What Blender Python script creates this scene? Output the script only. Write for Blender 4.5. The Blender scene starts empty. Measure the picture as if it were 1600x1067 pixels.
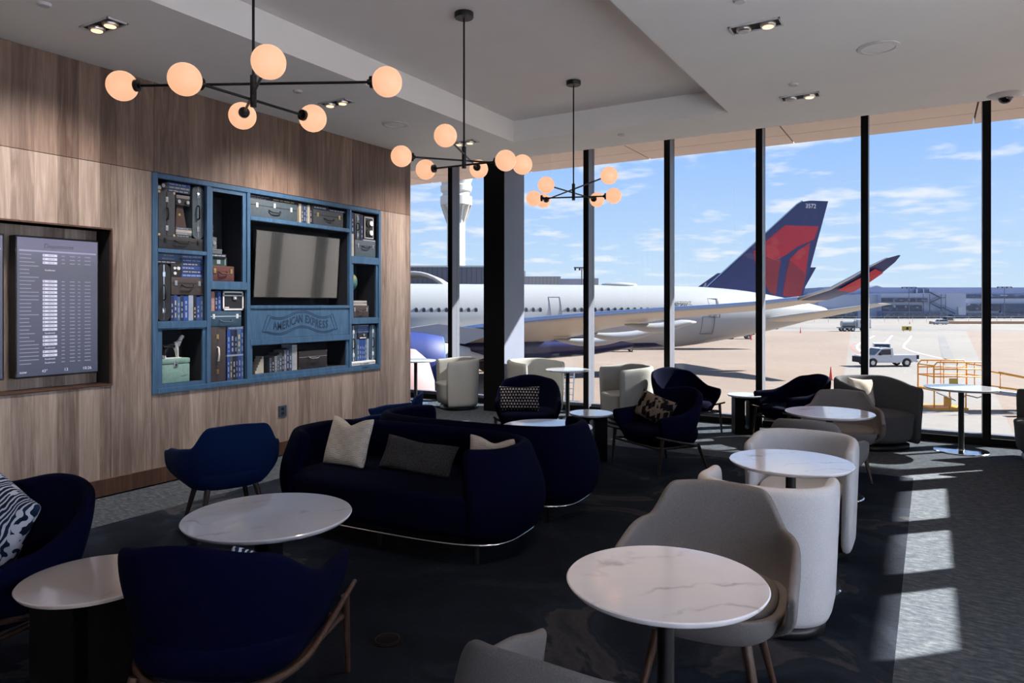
import bpy, bmesh, math, random
from mathutils import Vector, Matrix
random.seed(7)
S = bpy.context.scene
C = S.collection
PI = math.pi
R = math.radians
# ---------------------------------------------------------------- camera, sky, sun, exposure
YAW = R(30.66)
CO, SI = math.cos(YAW), math.sin(YAW)
cam_d = bpy.data.cameras.new('camera')
cam = bpy.data.objects.new('camera', cam_d); C.objects.link(cam)
cam.location = (0, 0, 1.65); cam.rotation_euler = (PI/2, 0, YAW)
cam_d.sensor_width = 36; cam_d.lens = 36*1105/1600; cam_d.shift_y = -57.5/1600
cam_d.clip_start = 0.05; cam_d.clip_end = 4000
S.camera = cam
S.view_settings.view_transform = 'Standard'; S.view_settings.look = 'None'
S.view_settings.exposure = 2.4; S.view_settings.gamma = 1.0; S.view_settings.use_curve_mapping = False
S.cycles.use_denoising = True
S.cycles.max_bounces = 8; S.cycles.diffuse_bounces = 5; S.cycles.glossy_bounces = 4
S.cycles.transparent_max_bounces = 12; S.cycles.sample_clamp_indirect = 6
S.cycles.caustics_reflective = False; S.cycles.caustics_refractive = False

SUN_E, SKY_E = 8.0, .63
sd = bpy.data.lights.new('sun', 'SUN'); sd.energy = SUN_E; sd.angle = R(0.55); sd.color = (1.0, .96, .90)
sun = bpy.data.objects.new('sun', sd); C.objects.link(sun)
EL = math.atan(.612)
sdir = Vector((math.cos(EL)*.7071, math.cos(EL)*.7071, math.sin(EL)))     # towards the sun
sun.rotation_euler = sdir.to_track_quat('Z', 'Y').to_euler(); sun.location = (30, 30, 30)

def build_world():
    w = bpy.data.worlds.new('sky'); S.world = w; w.use_nodes = True
    nt = w.node_tree; N = nt.nodes; L = nt.links; N.clear()
    out = N.new('ShaderNodeOutputWorld'); bg = N.new('ShaderNodeBackground'); bg.inputs[1].default_value = SKY_E
    tc = N.new('ShaderNodeTexCoord'); sep = N.new('ShaderNodeSeparateXYZ'); L.new(tc.outputs['Generated'], sep.inputs[0])
    ramp = N.new('ShaderNodeValToRGB'); e = ramp.color_ramp.elements
    e[0].position = 0; e[0].color = (.36, .34, .32, 1)
    e[1].position = 1; e[1].color = (.14, .26, .56, 1)
    for p, c in ((.49, (.40, .38, .36, 1)), (.502, (.47, .57, .67, 1)), (.53, (.40, .53, .69, 1)), (.60, (.25, .41, .71, 1)), (.70, (.19, .34, .66, 1))):
        x = e.new(p); x.color = c
    mr = N.new('ShaderNodeMath'); mr.operation = 'MULTIPLY_ADD'; mr.inputs[1].default_value = .5; mr.inputs[2].default_value = .5
    L.new(sep.outputs[2], mr.inputs[0]); L.new(mr.outputs[0], ramp.inputs[0])
    # clouds on a plane overhead
    zz = N.new('ShaderNodeMath'); zz.operation = 'ADD'; zz.inputs[1].default_value = .10; L.new(sep.outputs[2], zz.inputs[0])
    zm = N.new('ShaderNodeMath'); zm.operation = 'MAXIMUM'; zm.inputs[1].default_value = .05; L.new(zz.outputs[0], zm.inputs[0])
    dv = N.new('ShaderNodeVectorMath'); dv.operation = 'DIVIDE'; L.new(tc.outputs['Generated'], dv.inputs[0])
    cb = N.new('ShaderNodeCombineXYZ')
    for i in (0, 1): L.new(zm.outputs[0], cb.inputs[i])
    cb.inputs[2].default_value = 1; L.new(cb.outputs[0], dv.inputs[1])
    no = N.new('ShaderNodeTexNoise'); no.inputs['Scale'].default_value = 2.3; no.inputs['Detail'].default_value = 10; no.inputs['Roughness'].default_value = .58
    L.new(dv.outputs[0], no.inputs['Vector'])
    cr = N.new('ShaderNodeValToRGB'); cr.color_ramp.elements[0].position = .52; cr.color_ramp.elements[1].position = .645
    L.new(no.outputs[0], cr.inputs[0])
    fd = N.new('ShaderNodeMapRange'); fd.inputs[1].default_value = .0; fd.inputs[2].default_value = .06; L.new(sep.outputs[2], fd.inputs[0])
    fm = N.new('ShaderNodeMath'); fm.operation = 'MULTIPLY'; L.new(cr.outputs[0], fm.inputs[0]); L.new(fd.outputs[0], fm.inputs[1])
    fk = N.new('ShaderNodeMath'); fk.operation = 'MULTIPLY'; fk.inputs[1].default_value = .85; L.new(fm.outputs[0], fk.inputs[0])
    mx = N.new('ShaderNodeMix'); mx.data_type = 'RGBA'; L.new(fk.outputs[0], mx.inputs[0]); L.new(ramp.outputs[0], mx.inputs[6]); mx.inputs[7].default_value = (.64, .66, .70, 1)
    L.new(mx.outputs[2], bg.inputs[0]); L.new(bg.outputs[0], out.inputs[0])
build_world()

# ---------------------------------------------------------------- helpers
def W(lat, dep, z=0.0):
    """a point given by its offset across and along the viewing direction, in metres"""
    return Vector((lat*CO - dep*SI, dep*CO + lat*SI, z))

class MB:
    def __init__(s): s.bm = bmesh.new()
    def box(s, x0, x1, y0, y1, z0, z1, bev=0, M=None):
        r = bmesh.ops.create_cube(s.bm, size=1)
        m = Matrix.Translation(((x0+x1)/2, (y0+y1)/2, (z0+z1)/2)) @ Matrix.Diagonal((abs(x1-x0), abs(y1-y0), abs(z1-z0), 1))
        if M is not None: m = M @ m
        bmesh.ops.transform(s.bm, matrix=m, verts=r['verts'])
        if bev > 0:
            ed = list({e for v in r['verts'] for e in v.link_edges})
            bmesh.ops.bevel(s.bm, geom=ed, offset=bev, segments=2, affect='EDGES', profile=.6)
        return s
    def cyl(s, p0, p1, r0, r1=None, n=20, caps=True):
        p0, p1 = Vector(p0), Vector(p1); r1 = r0 if r1 is None else r1
        d = p1-p0; L = d.length
        if L < 1e-6: return s
        m = Matrix.Translation((p0+p1)/2) @ d.to_track_quat('Z', 'Y').to_matrix().to_4x4()
        bmesh.ops.create_cone(s.bm, cap_ends=caps, segments=n, radius1=r0, radius2=r1, depth=L, matrix=m)
        return s
    def ball(s, c, r, n=24, sc=(1, 1, 1)):
        m = Matrix.Translation(c) @ Matrix.Diagonal((sc[0], sc[1], sc[2], 1))
        bmesh.ops.create_uvsphere(s.bm, u_segments=n, v_segments=max(8, n//2), radius=r, matrix=m); return s
    def tube(s, pts, r, n=10, closed=False):
        pts = [Vector(p) for p in pts]; m = len(pts); rings = []
        rr = r if isinstance(r, (list, tuple)) else [r]*m
        up = Vector((0, 0, 1)); prev = None
        for i, p in enumerate(pts):
            a = pts[(i-1) % m] if (closed or i > 0) else p
            b = pts[(i+1) % m] if (closed or i < m-1) else p
            t = (b-a).normalized()
            if prev is None:
                x = t.cross(up)
                if x.length < .1: x = t.cross(Vector((0, 1, 0)))
            else: x = prev - t*prev.dot(t)
            x.normalize(); prev = x; y = t.cross(x)
            rings.append([s.bm.verts.new(p + (x*math.cos(2*PI*k/n) + y*math.sin(2*PI*k/n))*rr[i]) for k in range(n)])
        for i in range(m if closed else m-1):
            A, B = rings[i], rings[(i+1) % m]
            for k in range(n): s.bm.faces.new((A[k], A[(k+1) % n], B[(k+1) % n], B[k]))
        if not closed:
            s.bm.faces.new(rings[0][::-1]); s.bm.faces.new(rings[-1])
        return s
    def lathe(s, prof, c=(0, 0, 0), n=40):
        """prof = [(radius, z)...] closed at both ends on the axis"""
        c = Vector(c); rings = []
        for r, z in prof:
            if r < 1e-6: rings.append([s.bm.verts.new(c+Vector((0, 0, z)))])
            else: rings.append([s.bm.verts.new(c+Vector((r*math.cos(2*PI*k/n), r*math.sin(2*PI*k/n), z))) for k in range(n)])
        for A, B in zip(rings, rings[1:]):
            for k in range(n):
                k2 = (k+1) % n
                f = [A[k % len(A)], A[k2 % len(A)], B[k2 % len(B)], B[k % len(B)]]
                f = list(dict.fromkeys(f))
                if len(f) > 2: s.bm.faces.new(f)
        return s
    def poly(s, pts, off):
        """prism: polygon pts swept by vector off"""
        off = Vector(off); a = [s.bm.verts.new(p) for p in pts]; b = [s.bm.verts.new(Vector(p)+off) for p in pts]
        s.bm.faces.new(a); s.bm.faces.new(b[::-1]); n = len(a)
        for i in range(n): s.bm.faces.new((a[i], b[i], b[(i+1) % n], a[(i+1) % n]))
        return s
    def grid(s, rows, closed_u=False, capa=False, capb=False):
        v = [[s.bm.verts.new(p) for p in r] for r in rows]
        for A, B in zip(v, v[1:]):
            n = len(A)
            for k in range(n if closed_u else n-1):
                s.bm.faces.new((A[k], A[(k+1) % n], B[(k+1) % n], B[k]))
        if capa: s.bm.faces.new(v[0][::-1])
        if capb: s.bm.faces.new(v[-1])
        return s
    def obj(s, name, m, parent=None, smooth=False, sub=0, angle=None, loc=None, rot=None):
        bmesh.ops.recalc_face_normals(s.bm, faces=s.bm.faces)
        me = bpy.data.meshes.new(name); s.bm.to_mesh(me); s.bm.free()
        if smooth:
            me.shade_smooth()
            if angle: me.set_sharp_from_angle(angle=R(angle))
        o = bpy.data.objects.new(name, me); C.objects.link(o)
        if m is not None: me.materials.append(m)
        if parent is not None: o.parent = parent
        if loc is not None: o.location = loc
        if rot is not None: o.rotation_euler = rot
        if sub:
            md = o.modifiers.new('sub', 'SUBSURF'); md.levels = sub; md.render_levels = sub
        return o

def tag(o, label=None, cat=None, group=None, kind=None):
    if label: o['label'] = label
    if cat: o['category'] = cat
    if group: o['group'] = group
    if kind: o['kind'] = kind
    return o
def empty(name, loc=(0, 0, 0), rz=0, label=None, cat=None, group=None):
    o = bpy.data.objects.new(name, None); C.objects.link(o); o.location = loc; o.rotation_euler = (0, 0, rz)
    o.empty_display_size = .1
    return tag(o, label, cat, group)
def struct(name, mb, m, parent=None, **k):
    o = mb.obj(name, m, parent, **k)
    if parent is None: o['kind'] = 'structure'
    return o
def copy_tree(o, parent=None):
    c = o.copy(); C.objects.link(c); c.parent = parent
    for ch in list(o.children): copy_tree(ch, c)
    return c
def smoothstep(a, b, x):
    t = max(0, min(1, (x-a)/(b-a))); return t*t*(3-2*t)
FONT = None
def text_obj(name, s, size, m, parent, loc, rot, ext=.002, align='CENTER', offset=0):
    cu = bpy.data.curves.new(name, 'FONT'); cu.body = s; cu.size = size; cu.extrude = ext; cu.align_x = align; cu.align_y = 'CENTER'; cu.resolution_u = 3; cu.offset = offset
    t = bpy.data.objects.new(name, cu); C.objects.link(t)
    dg = bpy.context.evaluated_depsgraph_get(); me = bpy.data.meshes.new_from_object(t.evaluated_get(dg))
    bpy.data.objects.remove(t); me.materials.clear(); me.materials.append(m)
    o = bpy.data.objects.new(name, me); C.objects.link(o); o.parent = parent; o.location = loc; o.rotation_euler = rot
    return o
def text_mesh(s, size, ext=.001, offset=0):
    cu = bpy.data.curves.new('t', 'FONT'); cu.body = s; cu.size = size; cu.extrude = ext; cu.align_x = 'CENTER'; cu.align_y = 'CENTER'; cu.resolution_u = 3; cu.offset = offset
    t = bpy.data.objects.new('t', cu); C.objects.link(t)
    dg = bpy.context.evaluated_depsgraph_get(); me = bpy.data.meshes.new_from_object(t.evaluated_get(dg))
    bpy.data.objects.remove(t); return me
def plate(loops, th):
    """flat plate in local XY with holes, thickness th along Z -> mesh"""
    cu = bpy.data.curves.new('p', 'CURVE'); cu.dimensions = '2D'; cu.fill_mode = 'BOTH'; cu.extrude = th/2
    for lp in loops:
        sp = cu.splines.new('POLY'); sp.points.add(len(lp)-1)
        for i, (x, y) in enumerate(lp): sp.points[i].co = (x, y, 0, 1)
        sp.use_cyclic_u = True
    t = bpy.data.objects.new('p', cu); C.objects.link(t)
    dg = bpy.context.evaluated_depsgraph_get(); me = bpy.data.meshes.new_from_object(t.evaluated_get(dg))
    bpy.data.objects.remove(t); return me
def mesh_obj(name, me, m, parent=None, loc=None, rot=None):
    if m is not None: me.materials.clear(); me.materials.append(m)
    o = bpy.data.objects.new(name, me); C.objects.link(o)
    if parent is not None: o.parent = parent
    if loc is not None: o.location = loc
    if rot is not None: o.rotation_euler = rot
    return o

# ---------------------------------------------------------------- materials
class NT:
    def __init__(s, name):
        s.m = bpy.data.materials.new(name); s.m.use_nodes = True; s.t = s.m.node_tree; s.N = s.t.nodes; s.L = s.t.links
        s.p = s.N['Principled BSDF']; s.tc = None
    def n(s, ty, **k):
        x = s.N.new(ty)
        for a, b in k.items(): setattr(x, a, b)
        return x
    def coord(s, which='Object', scale=(1, 1, 1), rot=(0, 0, 0), loc=(0, 0, 0)):
        if s.tc is None: s.tc = s.n('ShaderNodeTexCoord')
        mp = s.n('ShaderNodeMapping'); s.L.new(s.tc.outputs[which], mp.inputs[0])
        mp.inputs['Scale'].default_value = scale; mp.inputs['Rotation'].default_value = rot; mp.inputs['Location'].default_value = loc
        return mp.outputs[0]
    def noise(s, scale, detail=3, rough=.5, vec=None, dist=0):
        x = s.n('ShaderNodeTexNoise'); x.inputs['Scale'].default_value = scale; x.inputs['Detail'].default_value = detail
        x.inputs['Roughness'].default_value = rough; x.inputs['Distortion'].default_value = dist
        s.L.new(vec if vec is not None else s.coord(), x.inputs['Vector']); return x.outputs[0]
    def ramp(s, src, stops, interp='LINEAR'):
        r = s.n('ShaderNodeValToRGB'); r.color_ramp.interpolation = interp; e = r.color_ramp.elements
        while len(e) < len(stops): e.new(.5)
        for i, (p, c) in enumerate(stops): e[i].position = p; e[i].color = (*c, 1) if len(c) == 3 else c
        s.L.new(src, r.inputs[0]); return r.outputs[0]
    def mix(s, fac, a, b, blend='MIX'):
        x = s.n('ShaderNodeMix', data_type='RGBA', blend_type=blend)
        for i, v in ((0, fac), (6, a), (7, b)):
            if isinstance(v, (int, float)): x.inputs[i].default_value = v
            elif isinstance(v, tuple): x.inputs[i].default_value = (*v, 1) if len(v) == 3 else v
            else: s.L.new(v, x.inputs[i])
        return x.outputs[2]
    def math(s, op, a, b=0., c=0., clamp=False):
        x = s.n('ShaderNodeMath', operation=op); x.use_clamp = clamp
        for i, v in enumerate((a, b, c)):
            if isinstance(v, (int, float)): x.inputs[i].default_value = v
            else: s.L.new(v, x.inputs[i])
        return x.outputs[0]
    def sep(s, vec):
        x = s.n('ShaderNodeSeparateXYZ'); s.L.new(vec, x.inputs[0]); return x.outputs
    def set(s, base=None, rough=.5, metal=0, spec=.5, bump=None, bs=.3, bd=.01, sheen=0, coat=0):
        P = s.p.inputs
        if base is not None:
            if isinstance(base, tuple): P['Base Color'].default_value = (*base, 1)
            else: s.L.new(base, P['Base Color'])
        P['Roughness'].default_value = rough; P['Metallic'].default_value = metal; P['Specular IOR Level'].default_value = spec
        P['Sheen Weight'].default_value = sheen; P['Sheen Roughness'].default_value = .4; P['Coat Weight'].default_value = coat
        if bump is not None:
            b = s.n('ShaderNodeBump'); b.inputs['Strength'].default_value = bs; b.inputs['Distance'].default_value = bd
            s.L.new(bump, b.inputs['Height']); s.L.new(b.outputs[0], P['Normal'])
        return s.m

def mul(c, k): return tuple(min(1, x*k) for x in c)
def simple(name, col, rough=.5, metal=0, var=.12, scale=12, spec=.5, coat=0, bs=0):
    t = NT(name); nz = t.noise(scale, 3)
    base = t.ramp(nz, [(.3, mul(col, 1-var)), (.7, mul(col, 1+var))])
    return t.set(base, rough, metal, spec, bump=nz if bs else None, bs=bs or .1, coat=coat)
def fabric(name, col, var=.25, scale=260, sheen=.0, bs=.25, spec=.2):
    t = NT(name); v = t.coord(); a = t.noise(scale, 2, vec=v); b = t.noise(6, 3, vec=v)
    c1 = t.ramp(a, [(.3, mul(col, 1-var)), (.7, mul(col, 1+var))]); base = t.mix(.35, c1, t.mix(b, mul(col, .8), mul(col, 1.2)))
    m = t.set(base, .95, spec=spec, bump=a, bs=bs, bd=.003, sheen=sheen)
    if sheen: t.p.inputs['Sheen Tint'].default_value = (*mul(col, 6), 1)
    return m
def emis(name, col, st):
    t = NT(name); t.p.inputs['Base Color'].default_value = (*col, 1); t.p.inputs['Emission Color'].default_value = (*col, 1); t.p.inputs['Emission Strength'].default_value = st
    t.p.inputs['Roughness'].default_value = .3; return t.m

def wood(name, dark, light, plank=.17, axis='Y', gs=1.0, rough=.45, tone=.35):
    """vertical-grain veneer; planks change along `axis`, grain runs along Z"""
    t = NT(name); v = t.coord(); x, y, z = t.sep(v)
    a = y if axis == 'Y' else x
    pid = t.math('FLOOR', t.math('DIVIDE', a, plank))
    wn = t.n('ShaderNodeTexWhiteNoise', noise_dimensions='1D'); t.L.new(pid, wn.inputs['W'])
    cmb = t.n('ShaderNodeCombineXYZ'); t.L.new(t.math('MULTIPLY', a, 1.0), cmb.inputs[0]); t.L.new(t.math('MULTIPLY', z, .07), cmb.inputs[1])
    t.L.new(t.math('MULTIPLY', wn.outputs[0], 37.), cmb.inputs[2])
    g1 = t.noise(16*gs, 6, .62, vec=cmb.outputs[0], dist=1.4)
    cm2 = t.n('ShaderNodeCombineXYZ'); t.L.new(a, cm2.inputs[0]); t.L.new(t.math('MULTIPLY', z, .03), cm2.inputs[1]); t.L.new(wn.outputs[0], cm2.inputs[2])
    g2 = t.noise(90*gs, 4, .65, vec=cm2.outputs[0])
    col = t.ramp(g1, [(.30, dark), (.52, tuple((p+q)/2 for p, q in zip(dark, light))), (.70, light)])
    col = t.mix(t.math('MULTIPLY', t.ramp(g2, [(.42, (0, 0, 0)), (.62, (1, 1, 1))]), .5), col, mul(dark, .9))
    col = t.mix(tone, col, t.ramp(wn.outputs[0], [(0, mul(dark, .7)), (.5, tuple((p+q)/2 for p, q in zip(dark, light))), (1, mul(light, 1.15))]))
    return t.set(col, rough, bump=g2, bs=.05, bd=.002, spec=.4)

M = {}
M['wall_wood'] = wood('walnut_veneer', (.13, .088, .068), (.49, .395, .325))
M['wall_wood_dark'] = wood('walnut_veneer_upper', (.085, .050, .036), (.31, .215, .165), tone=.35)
M['base_wood'] = wood('walnut_baseboard', (.05, .024, .015), (.13, .068, .045), plank=3, tone=.1)
M['leg_wood'] = wood('walnut_solid', (.028, .012, .007), (.085, .043, .027), plank=5, gs=3, tone=0)
M['leg_dark'] = wood('dark_walnut', (.018, .010, .008), (.05, .03, .022), plank=5, gs=3, tone=0)
M['ceiling'] = simple('ceiling_paint', (.86, .855, .82), .85, var=.015, scale=2)
M['tray'] = simple('tray_paint', (.76, .73, .71), .6, var=.02, scale=2)
M['soffit'] = simple('soffit_panel', (.62, .50, .44), .6, var=.03, scale=1.5)
M['navy'] = fabric('navy_fabric', (.0010, .0018, .013), sheen=0, bs=.2, spec=.06)
M['velvet'] = fabric('navy_velvet', (.0008, .0016, .011), sheen=.0, bs=.12, scale=400, spec=.06)
M['blue'] = fabric('blue_fabric', (.0025, .011, .048), sheen=0, bs=.2, spec=.1)
M['grey'] = fabric('taupe_grey_fabric', (.135, .128, .130), bs=.35)
M['tub'] = fabric('light_grey_fabric', (.43, .435, .455), bs=.3, scale=320)
M['tubw'] = fabric('pale_grey_fabric', (.34, .34, .315), bs=.3, scale=320)
M['black'] = simple('black_metal', (.004, .004, .0045), .42, var=.1)
M['mullion'] = simple('mullion_paint', (.0025, .0025, .003), .6, var=.1, spec=.15)
M['mullside'] = simple('lit_mullion_side', (.11, .12, .15), .38, metal=.0, var=.05, spec=.6)  # lighter than the black face: side daylight put into the colour
M['column'] = simple('column_panel', (.16, .18, .24), .5, var=.04, scale=4)
M['chrome'] = simple('polished_steel', (.62, .62, .64), .12, metal=1, var=.03)
M['steel'] = simple('brushed_steel', (.5, .5, .5), .3, metal=1, var=.06)
M['brass'] = simple('brass', (.65, .47, .2), .3, metal=1, var=.08)
M['drum'] = simple('black_stained_wood', (.0018, .0016, .0016), .6, var=.2, spec=.12)
M['white'] = simple('white_paint', (.75, .75, .74), .5, var=.03)
M['trimwhite'] = simple('white_trim', (.6, .6, .6), .5, var=.03)
M['dark'] = simple('dark_void', (.010, .010, .011), .8, var=.2)
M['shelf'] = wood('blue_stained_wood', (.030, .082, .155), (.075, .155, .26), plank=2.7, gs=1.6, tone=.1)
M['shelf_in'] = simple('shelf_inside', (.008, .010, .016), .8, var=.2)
M['ink'] = simple('carved_ink', (.012, .035, .08), .7, var=.1)
M['globe'] = emis('opal_globe_glow', (1.0, .62, .40), .5)
def globe_mat():
    t = NT('opal_glass_globe'); g = t.coord('Object')
    lw = t.n('ShaderNodeLayerWeight'); lw.inputs[0].default_value = .45
    col = t.ramp(t.noise(5, 2, vec=g), [(.35, (1.0, .50, .28)), (.65, (1.0, .56, .34))])
    t.L.new(col, t.p.inputs['Emission Color']); t.p.inputs['Emission Strength'].default_value = .18
    return t.set((.30, .20, .15), .3, spec=.3)
M['globe'] = globe_mat()
M['lamp'] = emis('lamp_lens', (1.0, .62, .38), .32)
def marble(name, base, vein, k=1.):
    t = NT(name); v = t.coord(); d = t.noise(2.2, 6, .6, vec=v, dist=1.2)
    w = t.n('ShaderNodeTexWave'); w.inputs['Scale'].default_value = 1.1; w.inputs['Distortion'].default_value = 11; w.inputs['Detail'].default_value = 5; w.inputs['Detail Scale'].default_value = 1.6
    t.L.new(t.coord(rot=(0, 0, .8)), w.inputs['Vector'])
    veins = t.ramp(w.outputs[1], [(0, (1, 1, 1)), (.035, (.1, .1, .1)), (.09, (0, 0, 0))])
    mask = t.ramp(t.noise(3.2, 4, .6, vec=v), [(.45, (0, 0, 0)), (.62, (1, 1, 1))])
    c = t.mix(t.math('MULTIPLY', t.math('MULTIPLY', veins, mask), .55*k), t.mix(d, base, mul(base, .86)), vein)
    return t.set(c, .14, spec=.7, coat=.6)
M['marble'] = marble('white_marble', (.70, .70, .745), (.22, .21, .22))
M['marble_warm'] = marble('cream_marble', (.66, .56, .50), (.30, .20, .16), .8)
def glass(name, tint):
    t = NT(name); N = t.N; tr = t.n('ShaderNodeBsdfTransparent'); tr.inputs[0].default_value = (*tint, 1)
    gl = t.n('ShaderNodeBsdfGlossy'); gl.inputs['Roughness'].default_value = .0; gl.inputs[0].default_value = (.9, .95, 1, 1)
    fr = t.n('ShaderNodeLayerWeight'); fr.inputs[0].default_value = .5; mx = t.n('ShaderNodeMixShader')
    t.L.new(t.math('MULTIPLY_ADD', t.math('POWER', fr.outputs['Facing'], 4.), .55, .02), mx.inputs[0]); t.L.new(tr.outputs[0], mx.inputs[1]); t.L.new(gl.outputs[0], mx.inputs[2])
    t.L.new(mx.outputs[0], N['Material Output'].inputs[0]); return t.m
M['glass'] = glass('darkened_window_glass', (.65, .66, .664)); M['clear'] = glass('clear_glass', (.985, .985, .985))  # front pane tint added to hold down the outdoor brightness
def frosted():
    t = NT('added_light_screen'); tl = t.n('ShaderNodeBsdfTranslucent'); tl.inputs[0].default_value = (.84, .88, .96, 1)
    df = t.n('ShaderNodeBsdfDiffuse'); df.inputs[0].default_value = (.8, .8, .8, 1); mx = t.n('ShaderNodeMixShader'); mx.inputs[0].default_value = .2
    t.L.new(tl.outputs[0], mx.inputs[1]); t.L.new(df.outputs[0], mx.inputs[2]); t.L.new(mx.outputs[0], t.N['Material Output'].inputs[0]); return t.m
M['frost'] = frosted()
def carpet():
    t = NT('patterned_carpet'); v = t.coord('Object'); x, y, z = t.sep(v)
    fine = t.noise(330, 2, .6, vec=v); mid = t.noise(38, 3, .6, vec=v)
    blot = t.noise(1.15, 5, .55, vec=v, dist=.8)
    # dark centre carpet: ink blots in navy, charcoal and grey
    cen = t.ramp(blot, [(.36, (.005, .008, .014)), (.50, (.009, .013, .022)), (.54, (.016, .022, .034)), (.58, (.012, .017, .027)), (.60, (.045, .046, .052)), (.66, (.022, .025, .032))])
    # grey border carpet: streaky ribs
    st = t.noise(1, 4, .65, vec=t.coord('Object', scale=(13, 38, 1), rot=(0, 0, .25)))
    bor = t.ramp(st, [(.32, (.040, .049, .063)), (.52, (.074, .087, .103)), (.72, (.14, .152, .16))])
    m1 = t.math('GREATER_THAN', x, -.146); m2 = t.math('LESS_THAN', x, -5.33); m3 = t.math('GREATER_THAN', y, 7.74)
    mk = t.math('MAXIMUM', m1, t.math('MAXIMUM', m2, m3))
    col = t.mix(mk, cen, bor)
    f = t.math('MULTIPLY_ADD', fine, 1.5, .25); fm = t.math('MULTIPLY', f, t.math('MULTIPLY_ADD', mid, .8, .6))
    cc = t.n('ShaderNodeCombineXYZ')
    for i in range(3): t.L.new(fm, cc.inputs[i])
    col = t.mix(1., col, cc.outputs[0], 'MULTIPLY')
    h = t.math('ADD', fine, t.math('MULTIPLY', st, 1.2))
    return t.set(col, 1.0, spec=.1, bump=h, bs=.8, bd=.012)
M['carpet'] = carpet()
# ---------------------------------------------------------------- the room
ZC, ZR = 3.686, 4.62          # ceiling, underside of the roof deck
YW = 9.97                     # inner face of the front window wall
XR = 2.47                     # right window wall
XL = -6.11                    # panelled wall
WE = 7.572                    # end of the panelled wall
struct('floor', MB().box(-10.6, XR+.1, -5, YW+.15, -.12, 0), M['carpet'])
# ceiling with its recessed tray
T0, T1, TY = -4.496, -1.85, 7.63
cb = MB()
for x0, x1, y0, y1 in ((-10.6, T0, -5, 8.49), (T1, XR+.1, -5, 8.49), (T0, T1, TY, 8.49), (T0, T1, -5, -1.2)):
    cb.box(x0, x1, y0, y1, ZC, ZR-.02)
struct('ceiling', cb, M['ceiling'])
struct('trim_1', MB().box(T0+.002, T1-.002, -1.2, TY-.002, 3.95, 4.2), M['tray'])
struct('trim_2', MB().box(-12.5, XR+.2, -5.2, YW+.30, ZR, ZR+.25), M['ceiling'])
# outside soffit in big panels
sb = MB()
xs = [-4.73+2.65*k for k in range(-3, 4)]
ex = [-13.5]+xs+[5.0]
for a, b in zip(ex, ex[1:]):
    for y0, y1 in ((YW+.3, 12.57), (12.57, 13.3)):
        sb.box(a+.012, b-.012, y0+.008, y1-.008, 4.5, 4.6)
ys = [-5, -2.4, .2, 2.8, 5.4, 8.0, YW+.3]
for a, b in zip(ys, ys[1:]): sb.box(XR+.25, 5.0, a+.01, b-.01, 4.5, 4.6)
struct('trim_3', sb, M['soffit'])
struct('trim_4', MB().box(-13.5, 5.0, YW+.3, 13.3, 4.6, 4.9).box(XR+.2, 5.0, -5, YW+.3, 4.6, 4.9), M['mullion'])
struct('trim_19', MB().box(-13.5, 4.60, YW+.28, YW+.32, 4.4, 4.62), M['mullside'])
# panelled wall (each veneer panel stands proud of a dark backing, so the joints are real gaps)
WT = .022
lo, up = MB(), MB()
def panel(mb, y0, y1, z0, z1): mb.box(XL-WT, XL, y0+.0025, y1-.0025, z0+.0025, z1-.0025)
SC = (1.95, 3.495, .965, 2.296)        # screen niche
SH = (3.869, 6.975, .831, 2.860)       # shelf niche
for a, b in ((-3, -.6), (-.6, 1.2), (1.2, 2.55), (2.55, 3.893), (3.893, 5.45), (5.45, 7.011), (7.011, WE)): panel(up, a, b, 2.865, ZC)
for a, b in ((-3, -.6), (-.6, 1.2), (1.2, 1.95)): panel(lo, a, b, .15, 2.865)
panel(lo, 1.95, SC[1], SC[3], 2.865); panel(lo, 1.95, SC[1], .15, SC[2])
panel(lo, 3.495, SH[0], .15, 2.865)
panel(lo, SH[0], 5.45, .15, SH[2]); panel(lo, 5.45, SH[1], .15, SH[2]); panel(lo, SH[1], WE, .15, 2.865)
wl = struct('wall_left', lo, M['wall_wood'])
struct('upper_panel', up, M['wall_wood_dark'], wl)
bk = MB()
bx0, bx1 = XL-.50, XL-WT
for y0, y1, z0, z1 in ((-3, SC[0], 0, ZC), (SC[0], SC[1], SC[3], ZC), (SC[0], SC[1], 0, SC[2]), (SC[1], SH[0], 0, ZC), (SH[0], SH[1], SH[3], ZC), (SH[0], SH[1], 0, SH[2]), (SH[1], WE-.002, 0, ZC)):
    bk.box(bx0, bx1-.001, y0, y1, z0, z1)
bk.box(XL-.6, bx0, -3, WE-.002, 0, ZC)
struct('wall_backing', bk, M['dark'], wl)
struct('end_panel', MB().box(XL-.60, XL, WE-.001, WE+.02, 0, ZC), M['wall_wood'], wl)
n = MB(); y0, y1, z0, z1 = SC
n.box(XL-.24, XL-.22, y0, y1, z0, z1)
struct('niche_lining', n, M['wall_wood'], wl)
n = MB()
for b in ((XL-.22, XL+.008, y0-.012, y1+.012, z0-.014, z0), (XL-.22, XL+.008, y0-.012, y1+.012, z1, z1+.014), (XL-.22, XL+.008, y1, y1+.014, z0, z1), (XL-.22, XL+.008, y0-.014, y0, z0, z1)): n.box(*b)
struct('niche_frame', n, M['base_wood'], wl)
struct('baseboard_left', MB().box(XL, XL+.022, -3, WE+.02, .012, .155, .002), M['base_wood'])
# rest of the shell
plain = simple('plain_wall_paint', (.42, .41, .40), .85, var=.02, scale=2)
struct('wall_back', MB().box(-10.6, XR+.1, -5.15, -5, 0, ZC), plain)
struct('wall_far_left', MB().box(-10.75, -10.6, -5, YW+.15, 0, ZR), plain)
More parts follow.
